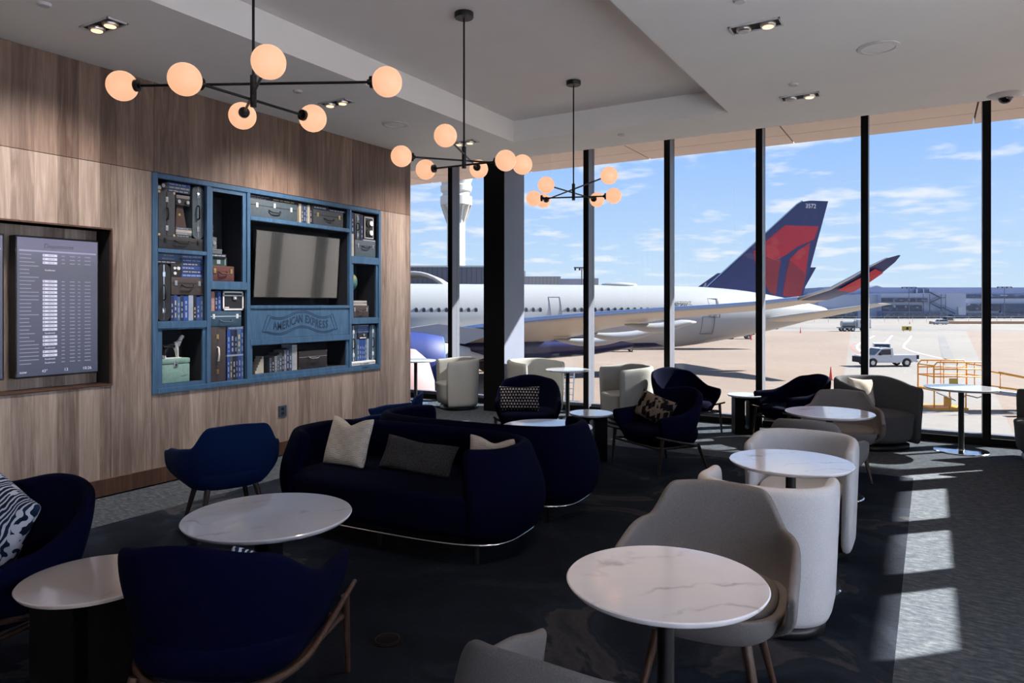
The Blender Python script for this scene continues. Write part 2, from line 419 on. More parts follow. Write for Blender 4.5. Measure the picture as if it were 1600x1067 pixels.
# column
struct('wall_column', MB().box(-6.0, -5.63, 9.27, 9.88, 0, ZR-.01), M['column'], smooth=False)
struct('column_shade', MB().box(-6.004, -5.63, 9.262, 9.27, 0, ZR-.01), M['mullion'])  # front shade added as a black sheet; body colour carries the sunlit side
# front windows: posts every 1.28 m with a pane between them
P = 1.2775
px_ = [.556 - P*k for k in range(-1, 9)]
for i, x in enumerate(px_):
    b = MB().box(x-.042, x+.042, YW-.07, YW-.055, 0, ZR-.01)
    w = struct(f'window_{i+1}', b, M['mullion'])
    struct('post_side', MB().box(x-.040, x+.040, YW-.055, YW+.16, .0, ZR-.01), M['mullside'], w)
    struct('pane', MB().box(x-P+.04, x-.04, YW+.07, YW+.08, .085, ZR-.01), M['glass'], w)
struct('trim_6', MB().box(-10.6, XR, YW-.02, YW+.16, 0, .085), M['mullion'])
struct('trim_7', MB().box(-10.6, XR, YW+.06, YW+.16, .085, .12), M['mullside'])
struct('trim_8', MB().box(XR-.09, XR+.09, YW-.07, YW+.2, 0, ZR-.01), M['mullion'])
ZF = .8655*(XR+.036-.11)      # top of the added light screen on the right windows
# right windows (outside the picture; they let in the strip of sun on the carpet)
for i in range(12):
    y = 7.61+XR-.11-.10 - 1.222*(i+1)
    b = MB().box(XR-.07, XR+.12, y-.085, y+.085, 0, ZC)
    w = struct(f'window_{i+20}', b, M['mullion'])
    ye = y+1.222-.085 if i else YW-.07
    struct('pane', MB().box(XR+.02, XR+.03, y+.085, ye, .085, ZC), M['clear'], w)
    struct('added_light_screen', MB().box(XR+.034, XR+.036, y+.085, ye, .085, ZF if ye > 3.6 else ZC), M['frost'] if ye < 5.6 else M['column'], w)  # unseen screens added to shape light: translucent near bays, opaque far bays
struct('trim_9', MB().box(XR-.02, XR+.12, -5, YW-.07, 0, .085).box(XR-.05, XR+.12, -5, YW-.07, ZC, ZR), M['mullion'])
struct('wall_right', MB().box(XR-.02, XR+.12, -5, 7.61+XR-.21-1.222*12-.09, 0, ZC), plain)
# low roof just outside the windows, far left
rb = MB()
rb.box(-14, -6.95, YW+.18, 11.9, -.55, -.30)
for k in range(14): rb.box(-14, -6.95, YW+.2+k*.12, YW+.215+k*.12, -.30, -.285)
struct('trim_10', rb, simple('pale_roof_membrane', (.62, .60, .58), .7, var=.06))
# ---------------------------------------------------------------- ceiling fittings
def downlight(x, y, lit, label, warm=1):
    t = empty('recessed_downlight', (x, y, ZC), -PI/2, label, 'ceiling light', 'twin recessed downlights')
    L_, Wd = .36, .155
    fr = MB()
    for b in ((-Wd/2, Wd/2, -L_/2, -L_/2+.012), (-Wd/2, Wd/2, L_/2-.012, L_/2), (-Wd/2, -Wd/2+.012, -L_/2, L_/2), (Wd/2-.012, Wd/2, -L_/2, L_/2)):
        fr.box(b[0], b[1], b[2], b[3], -.012, .0)
    fr.obj('frame', M['trimwhite'], t)
    MB().box(-Wd/2+.01, Wd/2-.01, -L_/2+.01, L_/2-.01, -.004, -.001).obj('housing', M['dark'], t)
    for k, yy in enumerate((-.085, .085)):
        g = MB().lathe([(0, -.030), (.030, -.030), (.052, -.024), (.056, -.012), (.056, -.004), (0, -.004)], (0, yy, 0), 28).obj('reflector', M['steel'], t, smooth=True, angle=35)
        m = M['lamp'] if lit[k] else M['trimwhite']
        MB().lathe([(0, -.036), (.036, -.034), (.040, -.030), (0, -.029)], (0, yy, 0), 28).obj('lamp_lens', m, g, smooth=True, angle=35)
        if lit[k]:
            l = bpy.data.lights.new('downlight_lamp', 'SPOT'); wash = x < -4; l.energy = (24 if y < 4 else 36) if wash else 14; l.color = (1, .91, .85) if wash else (1, .72, .48); l.spot_size = R(112 if wash else 75); l.spot_blend = 1; l.shadow_soft_size = .12
            o = bpy.data.objects.new('downlight_lamp', l); C.objects.link(o); o.location = (x+yy, y, ZC-.06); o.rotation_euler = (0, R(17) if wash else 0, 0)
    return t
downlight(-5.18, 2.91, (1, 1), 'twin recessed downlight nearest above the departures screens, both lamps glowing')
downlight(-5.15, 5.22, (1, 1), 'twin recessed downlight in the lower ceiling above the blue shelf unit')
downlight(-5.03, 7.31, (1, 1), 'twin recessed downlight near the end of the wood wall, behind the middle chandelier')
downlight(-1.1, 5.34, (0, 1), 'white-framed twin recessed downlight beside the patch of light near the ceiling tray')
downlight(-1.1, 7.37, (0, 1), 'white-framed twin recessed downlight beyond the ceiling tray, nearer the windows')
downlight(-5.18, .6, (1, 1), 'added unseen twin recessed downlight above the seats behind the viewer')  # out of view, added to wash the wood wall
downlight(-1.1, 3.2, (1, 1), 'added unseen twin recessed downlight above the foreground grey chairs')  # out of view, added to brighten the room
def speaker(x, y, r, label):
    t = empty('ceiling_speaker', (x, y, ZC), 0, label, 'ceiling speaker', 'round ceiling speakers')
    MB().lathe([(0, -.003), (r*.8, -.003), (r*.82, -.012), (r, -.008), (r*1.02, 0), (0, 0)], n=40).obj('ring', M['trimwhite'], t, smooth=True, angle=40)
    MB().lathe([(0, -.008), (r*.8, -.006), (r*.8, -.001), (0, -.001)], n=40).obj('grille', M['ceiling'], t)
speaker(-.36, 6.29, .15, 'round flush ceiling speaker right of the ceiling tray')
speaker(-5.2, 6.19, .145, 'round flush ceiling speaker over the wood wall')
def sprinkler(x, y, label):
    o = MB().lathe([(0, -.02), (.035, -.018), (.045, -.004), (.045, 0), (0, 0)], n=24).obj('sprinkler_cap', M['trimwhite'], smooth=True, angle=40, loc=(x, y, ZC))
    tag(o, label, 'sprinkler', 'flush sprinkler caps')
sprinkler(-5.16, 2.5, 'white sprinkler cap at the ceiling above the departures screens')
sprinkler(-5.19, 4.75, 'white sprinkler cap above the blue shelf unit')
sprinkler(-1.09, 6.94, 'white sprinkler cap beside the farther right twin downlight')
sprinkler(-1.10, 4.84, 'white sprinkler cap at the top edge, right of the ceiling tray')
sprinkler(-3.19, 7.94, 'small sprinkler cap between the ceiling tray and the windows')
t = empty('security_camera', (.62, 8.34, ZC), YAW, 'white dome security camera on the ceiling at the window edge', 'camera')
MB().lathe([(0, -.03), (.10, -.028), (.15, -.006), (.155, 0), (0, 0)], n=36).obj('housing', M['trimwhite'], t, smooth=True, angle=50)
d = MB().ball((0, 0, -.03), .062, 24, (1, 1, .95)).obj('dome', simple('smoked_dome', (.01, .01, .012), .08, var=0), t, smooth=True)
MB().lathe([(.064, -.036), (.072, -.03), (.072, -.02), (.064, -.02), (.064, -.036)], n=32).obj('dome_ring', M['trimwhite'], t, smooth=True, angle=40)

# chandeliers: three crossed arms, an opal globe at each end
def chandelier(y, arms, label):
    x = -3.17
    t = empty('globe_chandelier', (x, y, 2.81), 0, label, 'chandelier', 'three globe chandeliers')
    MB().lathe([(0, 3.95-2.81), (.075, 3.95-2.81), (.075, 1.105), (.07, 1.098), (0, 1.098)], n=32).obj('canopy', M['black'], t, smooth=True, angle=40)
    MB().cyl((0, 0, .06), (0, 0, 1.11), .0075, n=12).obj('stem', M['black'], t, smooth=True, angle=40)
    MB().cyl((0, 0, -.085), (0, 0, .085), .017, n=20).obj('hub', M['black'], t, smooth=True, angle=40)
    for (la, da, lb, db, z) in arms:
        zz = z - 1.16
        pa = Vector((la*CO-da*SI, da*CO+la*SI, zz)); pb = Vector((lb*CO-db*SI, db*CO+lb*SI, zz))
        ar = MB().cyl(pa*1+(Vector((0, 0, zz))-pa).normalized()*.08, pb+(Vector((0, 0, zz))-pb).normalized()*.08, .0075, n=12).obj('arm', M['black'], t, smooth=True, angle=40)
        for p in (pa, pb):
            q = Vector((p.x, p.y, 0)).normalized()
            e1 = p - q*.071; e2 = p - q*.092
            MB().cyl(e1, e2, .032, n=24).cyl(e2, e2-q*.014, .015, n=16).obj('socket', M['black'], t, smooth=True, angle=40)
            MB().ball(p, .081, 32).obj('opal_globe', M['globe'], t, smooth=True)
chandelier(2.59, [(.733, -.035, -.733, .035, 1.20), (-.216, -.338, .212, .396, 1.117), (.254, -.497, -.233, .456, 1.148)], 'large black chandelier with six opal globes, nearest, hanging over the wood wall seats')
chandelier(4.605, [(-.089, -.61, .088, .61, 1.187), (-.468, -.165, .462, .155, 1.136), (.33, -.18, -.325, .18, 1.10)], 'black chandelier with six opal globes in the middle, in front of the dark column')
chandelier(6.59, [(.26, -.78, -.274, .80, 1.188), (-.306, -.48, .30, .48, 1.152), (.40, -.085, -.406, .085, 1.107)], 'smallest looking black chandelier with six opal globes, hanging before the windows')
# ---------------------------------------------------------------- seating
M['ringm'] = simple('dark_bronze', (.045, .040, .038), .5, metal=1)
M['tub_shade'] = fabric('shade_dark_grey_fabric', (.075, .076, .080), bs=.3, scale=320)  # grey tub fabric darkened: backlit shade put into the colour
def uplan(u, w, d, e=2.6, front=None, amax=None):
    """U-shaped plan, u in -1..1, 0 = middle of the back (-y); returns point and outward direction"""
    k = .62                                   # share of the path on the curved back half
    yf = d/2 if front is None else front
    if amax:
        a = u*R(amax); sx, cx = math.sin(a), math.cos(a)
        x = w/2*math.copysign(abs(sx)**(2/e), sx); y = -d/2*math.copysign(abs(cx)**(2/e), cx)
        nx = math.copysign(abs(sx)**(2-2/e)/(w/2), sx); ny = -math.copysign(abs(cx)**(2-2/e)/(d/2), cx); l = math.hypot(nx, ny) or 1
        return x, y, nx/l, ny/l
    if abs(u) <= k:
        a = u/k*PI/2; sx, cx = math.sin(a), math.cos(a)
        x = w/2*math.copysign(abs(sx)**(2/e), sx); y = -d/2*.92*abs(cx)**(2/e)
        nx, ny = x/(w/2)**2, y/(d/2)**2; l = math.hypot(nx, ny) or 1
        return x, y, nx/l, ny/l
    t = (abs(u)-k)/(1-k); sg = math.copysign(1, u)
    return sg*w/2, yf*t, sg, 0
def shell(name, m, parent, w, d, zb, ztop, sc, th=.05, e=2.6, nu=44, yfront=None, lean=0, zin=None, cap=.9, tuck=0, sub=1, amax=None):
    """wrap-around upholstered shell. ztop(u), sc(t) outline scale at height t, lean: back leans out with height"""
    cols = []
    us = [-1+2*i/nu for i in range(nu+1)]
    us = [-1.0]+us+[1.0]; N = len(us)
    for i, u in enumerate(us):
        endcol = (i == 0 or i == N-1)
        tt = th*(.35 if endcol else 1); yadd = th*.42 if endcol else 0
        x, y, nx, ny = uplan(u, w, d, e, yfront, amax)
        if amax: x -= math.copysign(yadd, u)*(-ny if ny < 0 else ny)*.8*(1 if abs(u) > .5 else 0); y += yadd*.5
        else: y += yadd
        zt = ztop(u) - (th*.30 if endcol else 0); z0 = zb
        col = []
        def P(t, inset, z):
            s_ = sc(t); f = max(0, -ny)
            tk = tuck*max(0, (y)/(d/2))*(1-t) if tuck else 0
            return Vector(((x - nx*inset)*s_, (y-ny*inset)*s_ - lean*f*t - tk, z))
        hi = th/2-tt/2
        for t in (0, .12, .3, .5, .7, .86): col.append(P(t, hi, z0+(zt-th*.5-z0)*t))
        col.append(P(1, hi, zt-th*.45)); col.append(P(1, hi+tt*.18, zt-th*.1)); col.append(P(1, hi+tt*.5, zt)); col.append(P(1, hi+tt*.82, zt-th*.1)); col.append(P(1, hi+tt, zt-th*.45))
        for t in (.86, .7, .5, .3, .12, 0): col.append(P(t, hi+tt, z0+(zt-th*.5-z0)*t))
        cols.append(col)
    mb = MB(); mb.grid(cols, closed_u=True, capa=True, capb=True)
    return mb.obj(name, m, parent, smooth=True, sub=sub)
def outline(w, d, e=3.2, n=40, bow=0):
    pts = []
    for i in range(n):
        a = 2*PI*i/n; c, s = math.cos(a), math.sin(a)
        x = w/2*math.copysign(abs(c)**(2/e), c); y = d/2*math.copysign(abs(s)**(2/e), s)
        pts.append((x, y))
    return pts
def loaf(name, m, parent, w, d, prof, e=3.2, cy=0, sub=1, n=40):
    """rounded block: prof = [(scale, z)...] of a superellipse outline"""
    base = outline(w, d, e, n)
    mb = MB(); mb.grid([[Vector((x*s, cy+y*s, z)) for x, y in base] for s, z in prof], closed_u=True, capa=True, capb=True)
    return mb.obj(name, m, parent, smooth=True, sub=sub)
def leg(parent, m, p0, p1, r0=.011, r1=.018, name='leg'):
    return MB().cyl(p0, p1, r0, r1, 14).obj(name, m, parent, smooth=True, angle=40)

def dining_shell(fab, wood_m, label, group, loc, rz, sc=1.045):
    t = empty('dining_armchair', loc, R(rz), label, 'chair', group)
    def zt(u):
        a = abs(u); z = .815 - .010*smoothstep(0, .18, a) - .145*smoothstep(.185, .37, a) - .035*smoothstep(.37, .75, a) - .045*smoothstep(.72, 1, a)
        return z*sc
    shell('shell', fab, t, .72, .62, .34*sc, zt, lambda q: .56+.44*smoothstep(-.35, .62, q), th=.036, e=2.7, lean=.045, yfront=.30, tuck=.10, nu=56)
    loaf('seat_pan', fab, t, .69, .63, [(.46, .325*sc), (.64, .332*sc), (.78, .36*sc), (.88, .405*sc), (.925, .445*sc), (.93, .465*sc), (.88, .468*sc), (.84, .440*sc)], e=3.0, cy=.03)
    loaf('seat', fab, t, .57, .52, [(.9, .425*sc), (.97, .44*sc), (.99, .462*sc), (.95, .480*sc), (.7, .488*sc)], e=3, cy=.02)
    for sx in (-1, 1):
        for sy in (-1, 1):
            leg(t, wood_m, (sx*.245, sy*.235, .006), (sx*.165, sy*.15, .35*sc), .012, .022)
            leg(t, M['black'], (sx*.245, sy*.235, 0), (sx*.245, sy*.235, .008), .012, .012, 'foot_glide')
    return t
def tub_chair(fab, label, group, loc, rz, w=.70, d=.68, h=.75, sh=.43, pl=True, arm=.03):
    t = empty('tub_chair', loc, R(rz), label, 'armchair', group)
    shell('shell', fab, t, w, d, .05, lambda u: h - arm*smoothstep(.3, 1, abs(u)), lambda q: .93+.07*q, th=.075, e=2.4, yfront=d*.36, nu=40)
    loaf('seat', fab, t, w-.155, d*.86, [(.9, .05), (.93, .2), (.965, .38), (.985, sh-.03), (.95, sh-.005), (.7, sh+.004)], e=3.0, cy=.055)
    loaf('plinth', M['black'], t, w*.84, d*.80, [(1, 0), (1, .052)], e=2.6, cy=.0, sub=0)
    return t
def lounge_chair(fab, wood_m, label, group, loc, rz, k=1.0):
    t = empty('lounge_armchair', loc, R(rz), label, 'armchair', group)
    def zt(u):
        a = abs(u); return .80 - .04*smoothstep(0, .30, a) - .18*smoothstep(.28, .72, a) - .01*smoothstep(.72, 1, a)
    shell('shell', fab, t, .76, .73, .27, zt, lambda q: .80+.20*smoothstep(-.1, .9, q), th=.05, e=2.5, lean=.05, yfront=.33, tuck=.04)
    loaf('seat', fab, t, .68, .68, [(.72, .25), (.88, .265), (.96, .31), (.985, .38), (.96, .415), (.75, .43)], e=3.2, cy=.025)
    # bent rail: high at the front ends, low round the back
    pts = []
    for i in range(41):
        u = -1+2*i/40; x, y, nx, ny = uplan(u, .76, .72, 2.4, .40)
        f = (y+.33)/.73; pts.append(Vector((x*(.86+.14*f), y*(.88 if y < 0 else 1), .245+.15*max(0, f)**1.4)))
    MB().tube(pts, [.010+.008*math.sin(PI*i/40) if 0 < i < 40 else .010 for i in range(41)], 10).obj('rail', wood_m, t, smooth=True)
    for sx in (-1, 1):
        leg(t, wood_m, (sx*.36, .36, 0), (sx*.365, .31, .365), .011, .019)
        leg(t, wood_m, (sx*.30, -.33, 0), (sx*.255, -.245, .262), .011, .019)
        MB().cyl((sx*.355, .32, .275), (sx*.262, -.25, .235), .013, n=12).obj('stretcher', wood_m, t, smooth=True, angle=40)
    MB().cyl((-.355, .32, .265), (.355, .32, .265), .013, n=12).obj('stretcher', wood_m, t, smooth=True, angle=40)
    return t
def sofa(label, loc, rz, w=2.1, d=.90):
    t = empty('curved_sofa', loc, R(rz), label, 'sofa')
    h = .725
    shell('shell', M['velvet'], t, w, d, .13, lambda u: h, lambda q: .93+.085*math.sin(PI*min(1, q*1.02)**.9)-.02*q, th=.115, e=3.0, nu=76, amax=140)
    loaf('seat', M['velvet'], t, w-.20, d*.93, [(.955, .13), (.975, .2), (.985, .36), (.98, .41), (.95, .43), (.7, .435)], e=3.4, cy=.02, n=64)
    pts = []
    base = outline(w*.905, d*.90, 3.6, 72)
    MB().tube([Vector((x, y-.0, .128)) for x, y in base], .010, 8, closed=True).obj('base_ring', M['chrome'], t, smooth=True)
    for sx in (-1, 0, 1):
        for sy in (-1, 1):
            leg(t, M['black'], (sx*w*.37, sy*d*.33, 0), (sx*w*.37, sy*d*.33, .135), .012, .014)
    return t
def pillow(name, m, label, loc, rot, w=.44, h=.44, th=.13, group=None, dent=0.0):
    n = 16; mb = MB(); vs = {}
    for s_ in (1, -1):
        for i in range(n+1):
            for j in range(n+1):
                a, b = -1+2*i/n, -1+2*j/n
                k = (max(0, 1-a**4)*max(0, 1-b**4))**.55
                px = a*w/2*(1-.09*(1-b*b)*abs(a)**3); pz = b*h/2*(1-.09*(1-a*a)*abs(b)**3)
                if dent and b > 0: pz -= dent*h*math.exp(-(a/.38)**2)*b**2
                if i in (0, n) or j in (0, n):
                    key = (i, j)
                    if s_ == 1: vs[(1, i, j)] = vs[(-1, i, j)] = mb.bm.verts.new((px, 0, pz))
                else: vs[(s_, i, j)] = mb.bm.verts.new((px, s_*th/2*k*(1+.10*math.sin(5*a+3*b)), pz))
        for i in range(n):
            for j in range(n):
                f = [vs[(s_, i, j)], vs[(s_, i+1, j)], vs[(s_, i+1, j+1)], vs[(s_, i, j+1)]]
                mb.bm.faces.new(f if s_ == 1 else f[::-1])
    o = mb.obj(name, m, smooth=True, sub=1, loc=loc, rot=rot)
    pts = [Vector((v.x, v.y, v.z)) for v in [vs[(1, i, 0)].co if False else Vector((-w/2+w*i/n, 0, -h/2)) for i in range(1)]]
    return tag(o, label, 'pillow', group)

def pattern_mat(name, kind):
    t = NT(name); v = t.coord('Object'); x, y, z = t.sep(v)
    if kind == 'cream':       # cream with fine dashes in blocks
        bx = t.math('FLOOR', t.math('DIVIDE', x, .055)); bz = t.math('FLOOR', t.math('DIVIDE', z, .036))
        par = t.math('MODULO', t.math('ADD', t.math('ADD', bx, bz), 100.), 2.)
        a = t.math('LESS_THAN', t.math('MODULO', t.math('ADD', z, 10.), .012), .0028)
        b = t.math('LESS_THAN', t.math('MODULO', t.math('ADD', x, 10.), .009), .002)
        mk = t.mix(par, t.math('MULTIPLY', a, 1.), t.math('MULTIPLY', b, .7))
        col = t.mix(mk, (.52, .46, .385), (.20, .16, .13))
        return t.set(col, .95, spec=.1, bump=t.noise(300, 2), bs=.3, bd=.003)
    if kind == 'boucle':
        vo = t.n('ShaderNodeTexVoronoi'); vo.inputs['Scale'].default_value = 160; t.L.new(v, vo.inputs['Vector'])
        col = t.ramp(vo.outputs[0], [(.1, (.10, .095, .095)), (.6, (.035, .033, .034))])
        return t.set(col, 1, spec=.1, bump=vo.outputs[0], bs=.6, bd=.005)
    if kind == 'triangle':    # pale triangles in rows on black
        s = .034
        fz = t.math('FRACT', t.math('DIVIDE', t.math('ADD', z, 10.), s)); rz_ = t.math('FLOOR', t.math('DIVIDE', t.math('ADD', z, 10.), s))
        fx = t.math('FRACT', t.math('ADD', t.math('DIVIDE', t.math('ADD', x, 10.), s), t.math('MULTIPLY', rz_, .5)))
        dx = t.math('MULTIPLY', t.math('ABSOLUTE', t.math('SUBTRACT', fx, .5)), 2.)
        tri = t.math('LESS_THAN', t.math('ADD', dx, t.math('MULTIPLY', fz, 1.15)), .78)
        nz = t.math('GREATER_THAN', t.noise(60, 2), .40)
        col = t.mix(t.math('MULTIPLY', tri, nz), (.006, .006, .009), (.42, .36, .33))
        return t.set(col, .95, spec=.1)
    if kind == 'wave':        # white waves and darts on navy
        w = t.n('ShaderNodeTexWave'); w.inputs['Scale'].default_value = 14; w.inputs['Distortion'].default_value = 8; w.inputs['Detail'].default_value = 1.5
        t.L.new(v, w.inputs['Vector'])
        vo = t.n('ShaderNodeTexVoronoi'); vo.inputs['Scale'].default_value = 14; t.L.new(v, vo.inputs['Vector'])
        a = t.math('GREATER_THAN', w.outputs[1], .66); b = t.math('LESS_THAN', vo.outputs[0], .30)
        col = t.mix(t.math('MAXIMUM', a, b), (.008, .02, .05), (.50, .52, .60))
        return t.set(col, .9, spec=.1)
    if kind == 'gold':
        vo = t.n('ShaderNodeTexVoronoi'); vo.inputs['Scale'].default_value = 24; vo.distance = 'CHEBYCHEV'; t.L.new(t.coord('Object', scale=(1, 1, .55), rot=(0, .4, 0)), vo.inputs['Vector'])
        m1 = t.math('GREATER_THAN', vo.outputs[0], .45)
        col = t.mix(m1, (.008, .007, .009), (.20, .155, .115))
        return t.set(col, .9, spec=.1)
M['p_cream'] = pattern_mat('cream_dashed_cloth', 'cream'); M['p_bou'] = pattern_mat('charcoal_boucle', 'boucle')
M['p_tri'] = pattern_mat('triangle_print', 'triangle'); M['p_wave'] = pattern_mat('wave_print', 'wave'); M['p_gold'] = pattern_mat('leaf_print', 'gold')

# --- navy lounge chairs with a bent wooden rail
LG = 'navy lounge chairs with bent wood rails'
lounge_chair(M['navy'], M['leg_wood'], 'nearest navy lounge chair, its back turned and its walnut rail showing', LG, (-2.43, 1.88, 0), 25)
lounge_chair(M['navy'], M['leg_wood'], 'navy lounge chair holding a blue and white wave print pillow, beside the wood wall', LG, (-3.69, 1.57, 0), 192)
lounge_chair(M['navy'], M['leg_dark'], 'navy lounge chair with the black and white triangle pillow, in front of the dark column', LG, (-4.06, 7.23, 0), -152)
lounge_chair(M['navy'], M['leg_dark'], 'navy lounge chair with a dark leaf print pillow, right of the small round table', LG, (-2.36, 6.97, 0), 150)
lounge_chair(M['navy'], M['leg_dark'], 'sunlit navy lounge chair without a pillow, beside the pale tub chair at the windows', LG, (-2.83, 9.17, 0), -130)
lounge_chair(M['navy'], M['leg_dark'], 'navy lounge chair at the windows, right of the small marble side table', LG, (-1.43, 9.18, 0), 132)
# --- blue dining chairs
BG = 'blue shell dining chairs'
dining_shell(M['blue'], M['leg_dark'], 'bright blue shell chair with dark legs facing the wood wall', BG, (-4.46, 3.40, 0), 68, sc=1.0)
dining_shell(M['blue'], M['leg_dark'], 'blue shell chair mostly hidden behind the sofas, only its top edge showing', BG, (-4.78, 5.62, 0), 120, sc=.92)
# --- taupe grey dining chairs
GG = 'taupe shell dining chairs'
dining_shell(M['grey'], M['leg_wood'], 'taupe grey shell armchair with walnut legs behind the large foreground marble table', GG, (-.80, 2.94, 0), 186)
dining_shell(M['grey'], M['leg_wood'], 'taupe grey shell chair cut by the bottom edge of the picture', GG, (-.75, 1.71, 0), -2)
dining_shell(M['grey'], M['leg_wood'], 'taupe grey shell chair with its back turned, before the third white table', GG, (-.80, 6.02, 0), -4, sc=.965)
dining_shell(M['grey'], M['leg_wood'], 'taupe grey shell chair facing the viewer on the far side of the third white table', GG, (-.74, 7.50, 0), 186, sc=.985)
# --- tub chairs
TG = 'grey upholstered tub chairs'
tub_chair(M['tub'], 'light grey tub chair seen from behind, between the taupe armchair and the second white table', TG, (-.76, 3.93, 0), 2)
tub_chair(M['tub'], 'light grey tub chair facing the viewer behind the second white table', TG, (-.76, 5.22, 0), 180)
tub_chair(M['tubw'], 'pale tub chair with its side turned, left of the dark column', TG, (-6.50, 9.28, 0), 142, w=.72, d=.70, h=.80)
tub_chair(M['tubw'], 'wide pale tub chair facing right between the column and the tall window table', TG, (-5.20, 9.40, 0), -112, w=.80, d=.76, h=.82)
tub_chair(M['tubw'], 'pale tub chair right of the tall window table, half in sun', TG, (-3.66, 9.36, 0), 138, w=.74, d=.72, h=.80)
tub_chair(M['tub_shade'], 'grey tub chair holding a cream pillow, lit from the window side, shade in its colour', TG, (-.58, 9.26, 0), 226, w=.86, d=.80, h=.80, arm=.10, sh=.42)
tub_chair(M['tub_shade'], 'dark looking tub chair cut by the right edge of the picture', TG, (1.12, 9.22, 0), 95, w=.78, d=.72, h=.76)
# --- sofas, back to back
sofa('navy velvet curved sofa facing the viewer with a cream pillow at each end', (-3.28, 4.03, 0), 180+3, d=.94)
sofa('navy velvet curved sofa facing the windows, back to back with the other', (-3.28, 5.01, 0), 3, w=2.06)
# --- pillows
pillow('throw_pillow', M['p_cream'], 'square cream dashed pillow at the left end of the near sofa', (-3.84, 4.02, .60), (R(-20), 0, R(2)), .42, .40, .13, dent=.16)
pillow('lumbar_pillow', M['p_bou'], 'long charcoal boucle lumbar pillow in the middle of the near sofa', (-3.23, 4.10, .535), (R(-26), R(4), R(4)), .66, .27, .12, dent=.05)
pillow('throw_pillow', M['p_cream'], 'cream pillow whose corners peek over the right end of the near sofa', (-2.66, 4.22, .56), (R(-18), R(4), R(24)), .38, .34, .12, dent=.13)
pillow('throw_pillow', M['p_tri'], 'black pillow with white triangles on the navy chair before the column', (-4.09, 7.07, .565), (R(-14), 0, R(28)), .50, .30, .12)
pillow('throw_pillow', M['p_gold'], 'black pillow with a brown leaf pattern on a navy lounge chair', (-2.45, 7.02, .58), (R(-20), R(14), R(-20)), .48, .30, .12)
pillow('throw_pillow', M['p_wave'], 'navy and white wave pillow on the lounge chair by the wood wall', (-3.82, 1.66, .62), (R(-16), R(20), R(4)), .40, .36, .13)
pillow('throw_pillow', M['p_wave'], 'corner of a patterned pillow showing over the nearest navy lounge chair', (-2.27, 1.86, .565), (R(20), R(24), R(40)), .28, .27, .11)
pillow('throw_pillow', M['p_cream'], 'cream pillow inside the grey tub chair at the right windows', (-.72, 9.40, .60), (R(-14), R(6), R(48)), .38, .36, .12)
# --- tables
def table_top(t, r, z, m, th=.028):
    MB().lathe([(0, z-th), (r*.90, z-th), (r*.965, z-th*.75), (r*.995, z-th*.35), (r, z-th*.12), (r-.004, z), (0, z)], n=72).obj('table_top', m, t, smooth=True, angle=30)
def cafe_table(label, loc, r=.35, z=.72):
    t = empty('round_pedestal_table', loc, 0, label, 'table', 'round white pedestal tables')
    table_top(t, r, z, M['marble'])
    MB().lathe([(0, z-.045), (.11, z-.045), (.11, z-.029), (0, z-.029)], n=32).obj('mounting_plate', M['black'], t)
    MB().cyl((0, 0, .014), (0, 0, z-.04), .029, n=32).obj('column', M['black'], t, smooth=True, angle=40)
    MB().lathe([(0, 0), (.272, 0), (.275, .006), (.268, .013), (.05, .016), (.034, .022), (.034, .03), (0, .03)], n=64).obj('base_disc', M['chrome'], t, smooth=True, angle=30)
    return t
cafe_table('largest looking round marble table, in front of the taupe armchair with walnut legs', (-.775, 2.33, 0), .336)
cafe_table('second round white table, between the two light grey tub chairs', (-.72, 4.47, 0))
cafe_table('third round white table, between two taupe shell chairs', (-.76, 6.68, 0), .36)
cafe_table('round white table with a shiny base before the yellow platform', (.29, 9.43, 0), .37)
cafe_table('round white table on a thin black column between two pale tub chairs', (-4.50, 9.16, 0), .32)
cafe_table('round white table cut by the end of the wood wall', (-7.47, 9.42, 0), .34)
def coffee_table(label, loc, r, z, top):
    t = empty('coffee_table', loc, 0, label, 'table', 'low round coffee tables')
    table_top(t, r, z, top, .035)
    MB().lathe([(0, .0), (.235, 0), (.235, .02), (.10, .035), (.075, .10), (.075, z-.10), (.12, z-.05), (.20, z-.036), (0, z-.036)], n=48).obj('pedestal', M['drum'], t, smooth=True, angle=40)
coffee_table('low round marble coffee table before the near sofa', (-3.13, 2.66, 0), .447, .5, M['marble'])
coffee_table('low round marble coffee table beyond the sofas, only its far edge showing', (-3.13, 5.93, 0), .43, .5, M['marble'])
def side_table(label, loc, rz, r, z, top):
    t = empty('slotted_side_table', loc, R(rz), label, 'side table', 'side tables on slotted black bases')
    table_top(t, r, z, top, .026)
    w, h = r*1.36, z-.027
    out = [(-w/2, 0), (w/2, 0), (w/2, h), (-w/2, h)]
    s = .028; hole = []
    for i in range(17): a = -PI+PI*i/16; hole.append((s*math.cos(a), .10+s*math.sin(a)))
    for i in range(17): a = PI*i/16; hole.append((s*math.cos(a), h-.06+s*math.sin(a)))
    me = plate([out, hole[::-1]], r*.85)
    o = mesh_obj('slotted_base', me, M['drum'], t, (0, 0, 0), (PI/2, 0, 0))
    return t
side_table('small marble side table on a slotted black base, left of the leaf print pillow chair', (-3.12, 6.92, 0), 30, .235, .5, M['marble'])
side_table('small marble side table at the windows, beside a wooden-legged lounge chair', (-2.05, 9.33, 0), 27, .225, .5, M['marble'])
side_table('cream marble side table on a black base, left of the nearest navy lounge chair', (-3.04, 1.67, 0), 38, .285, .5, M['marble_warm'])
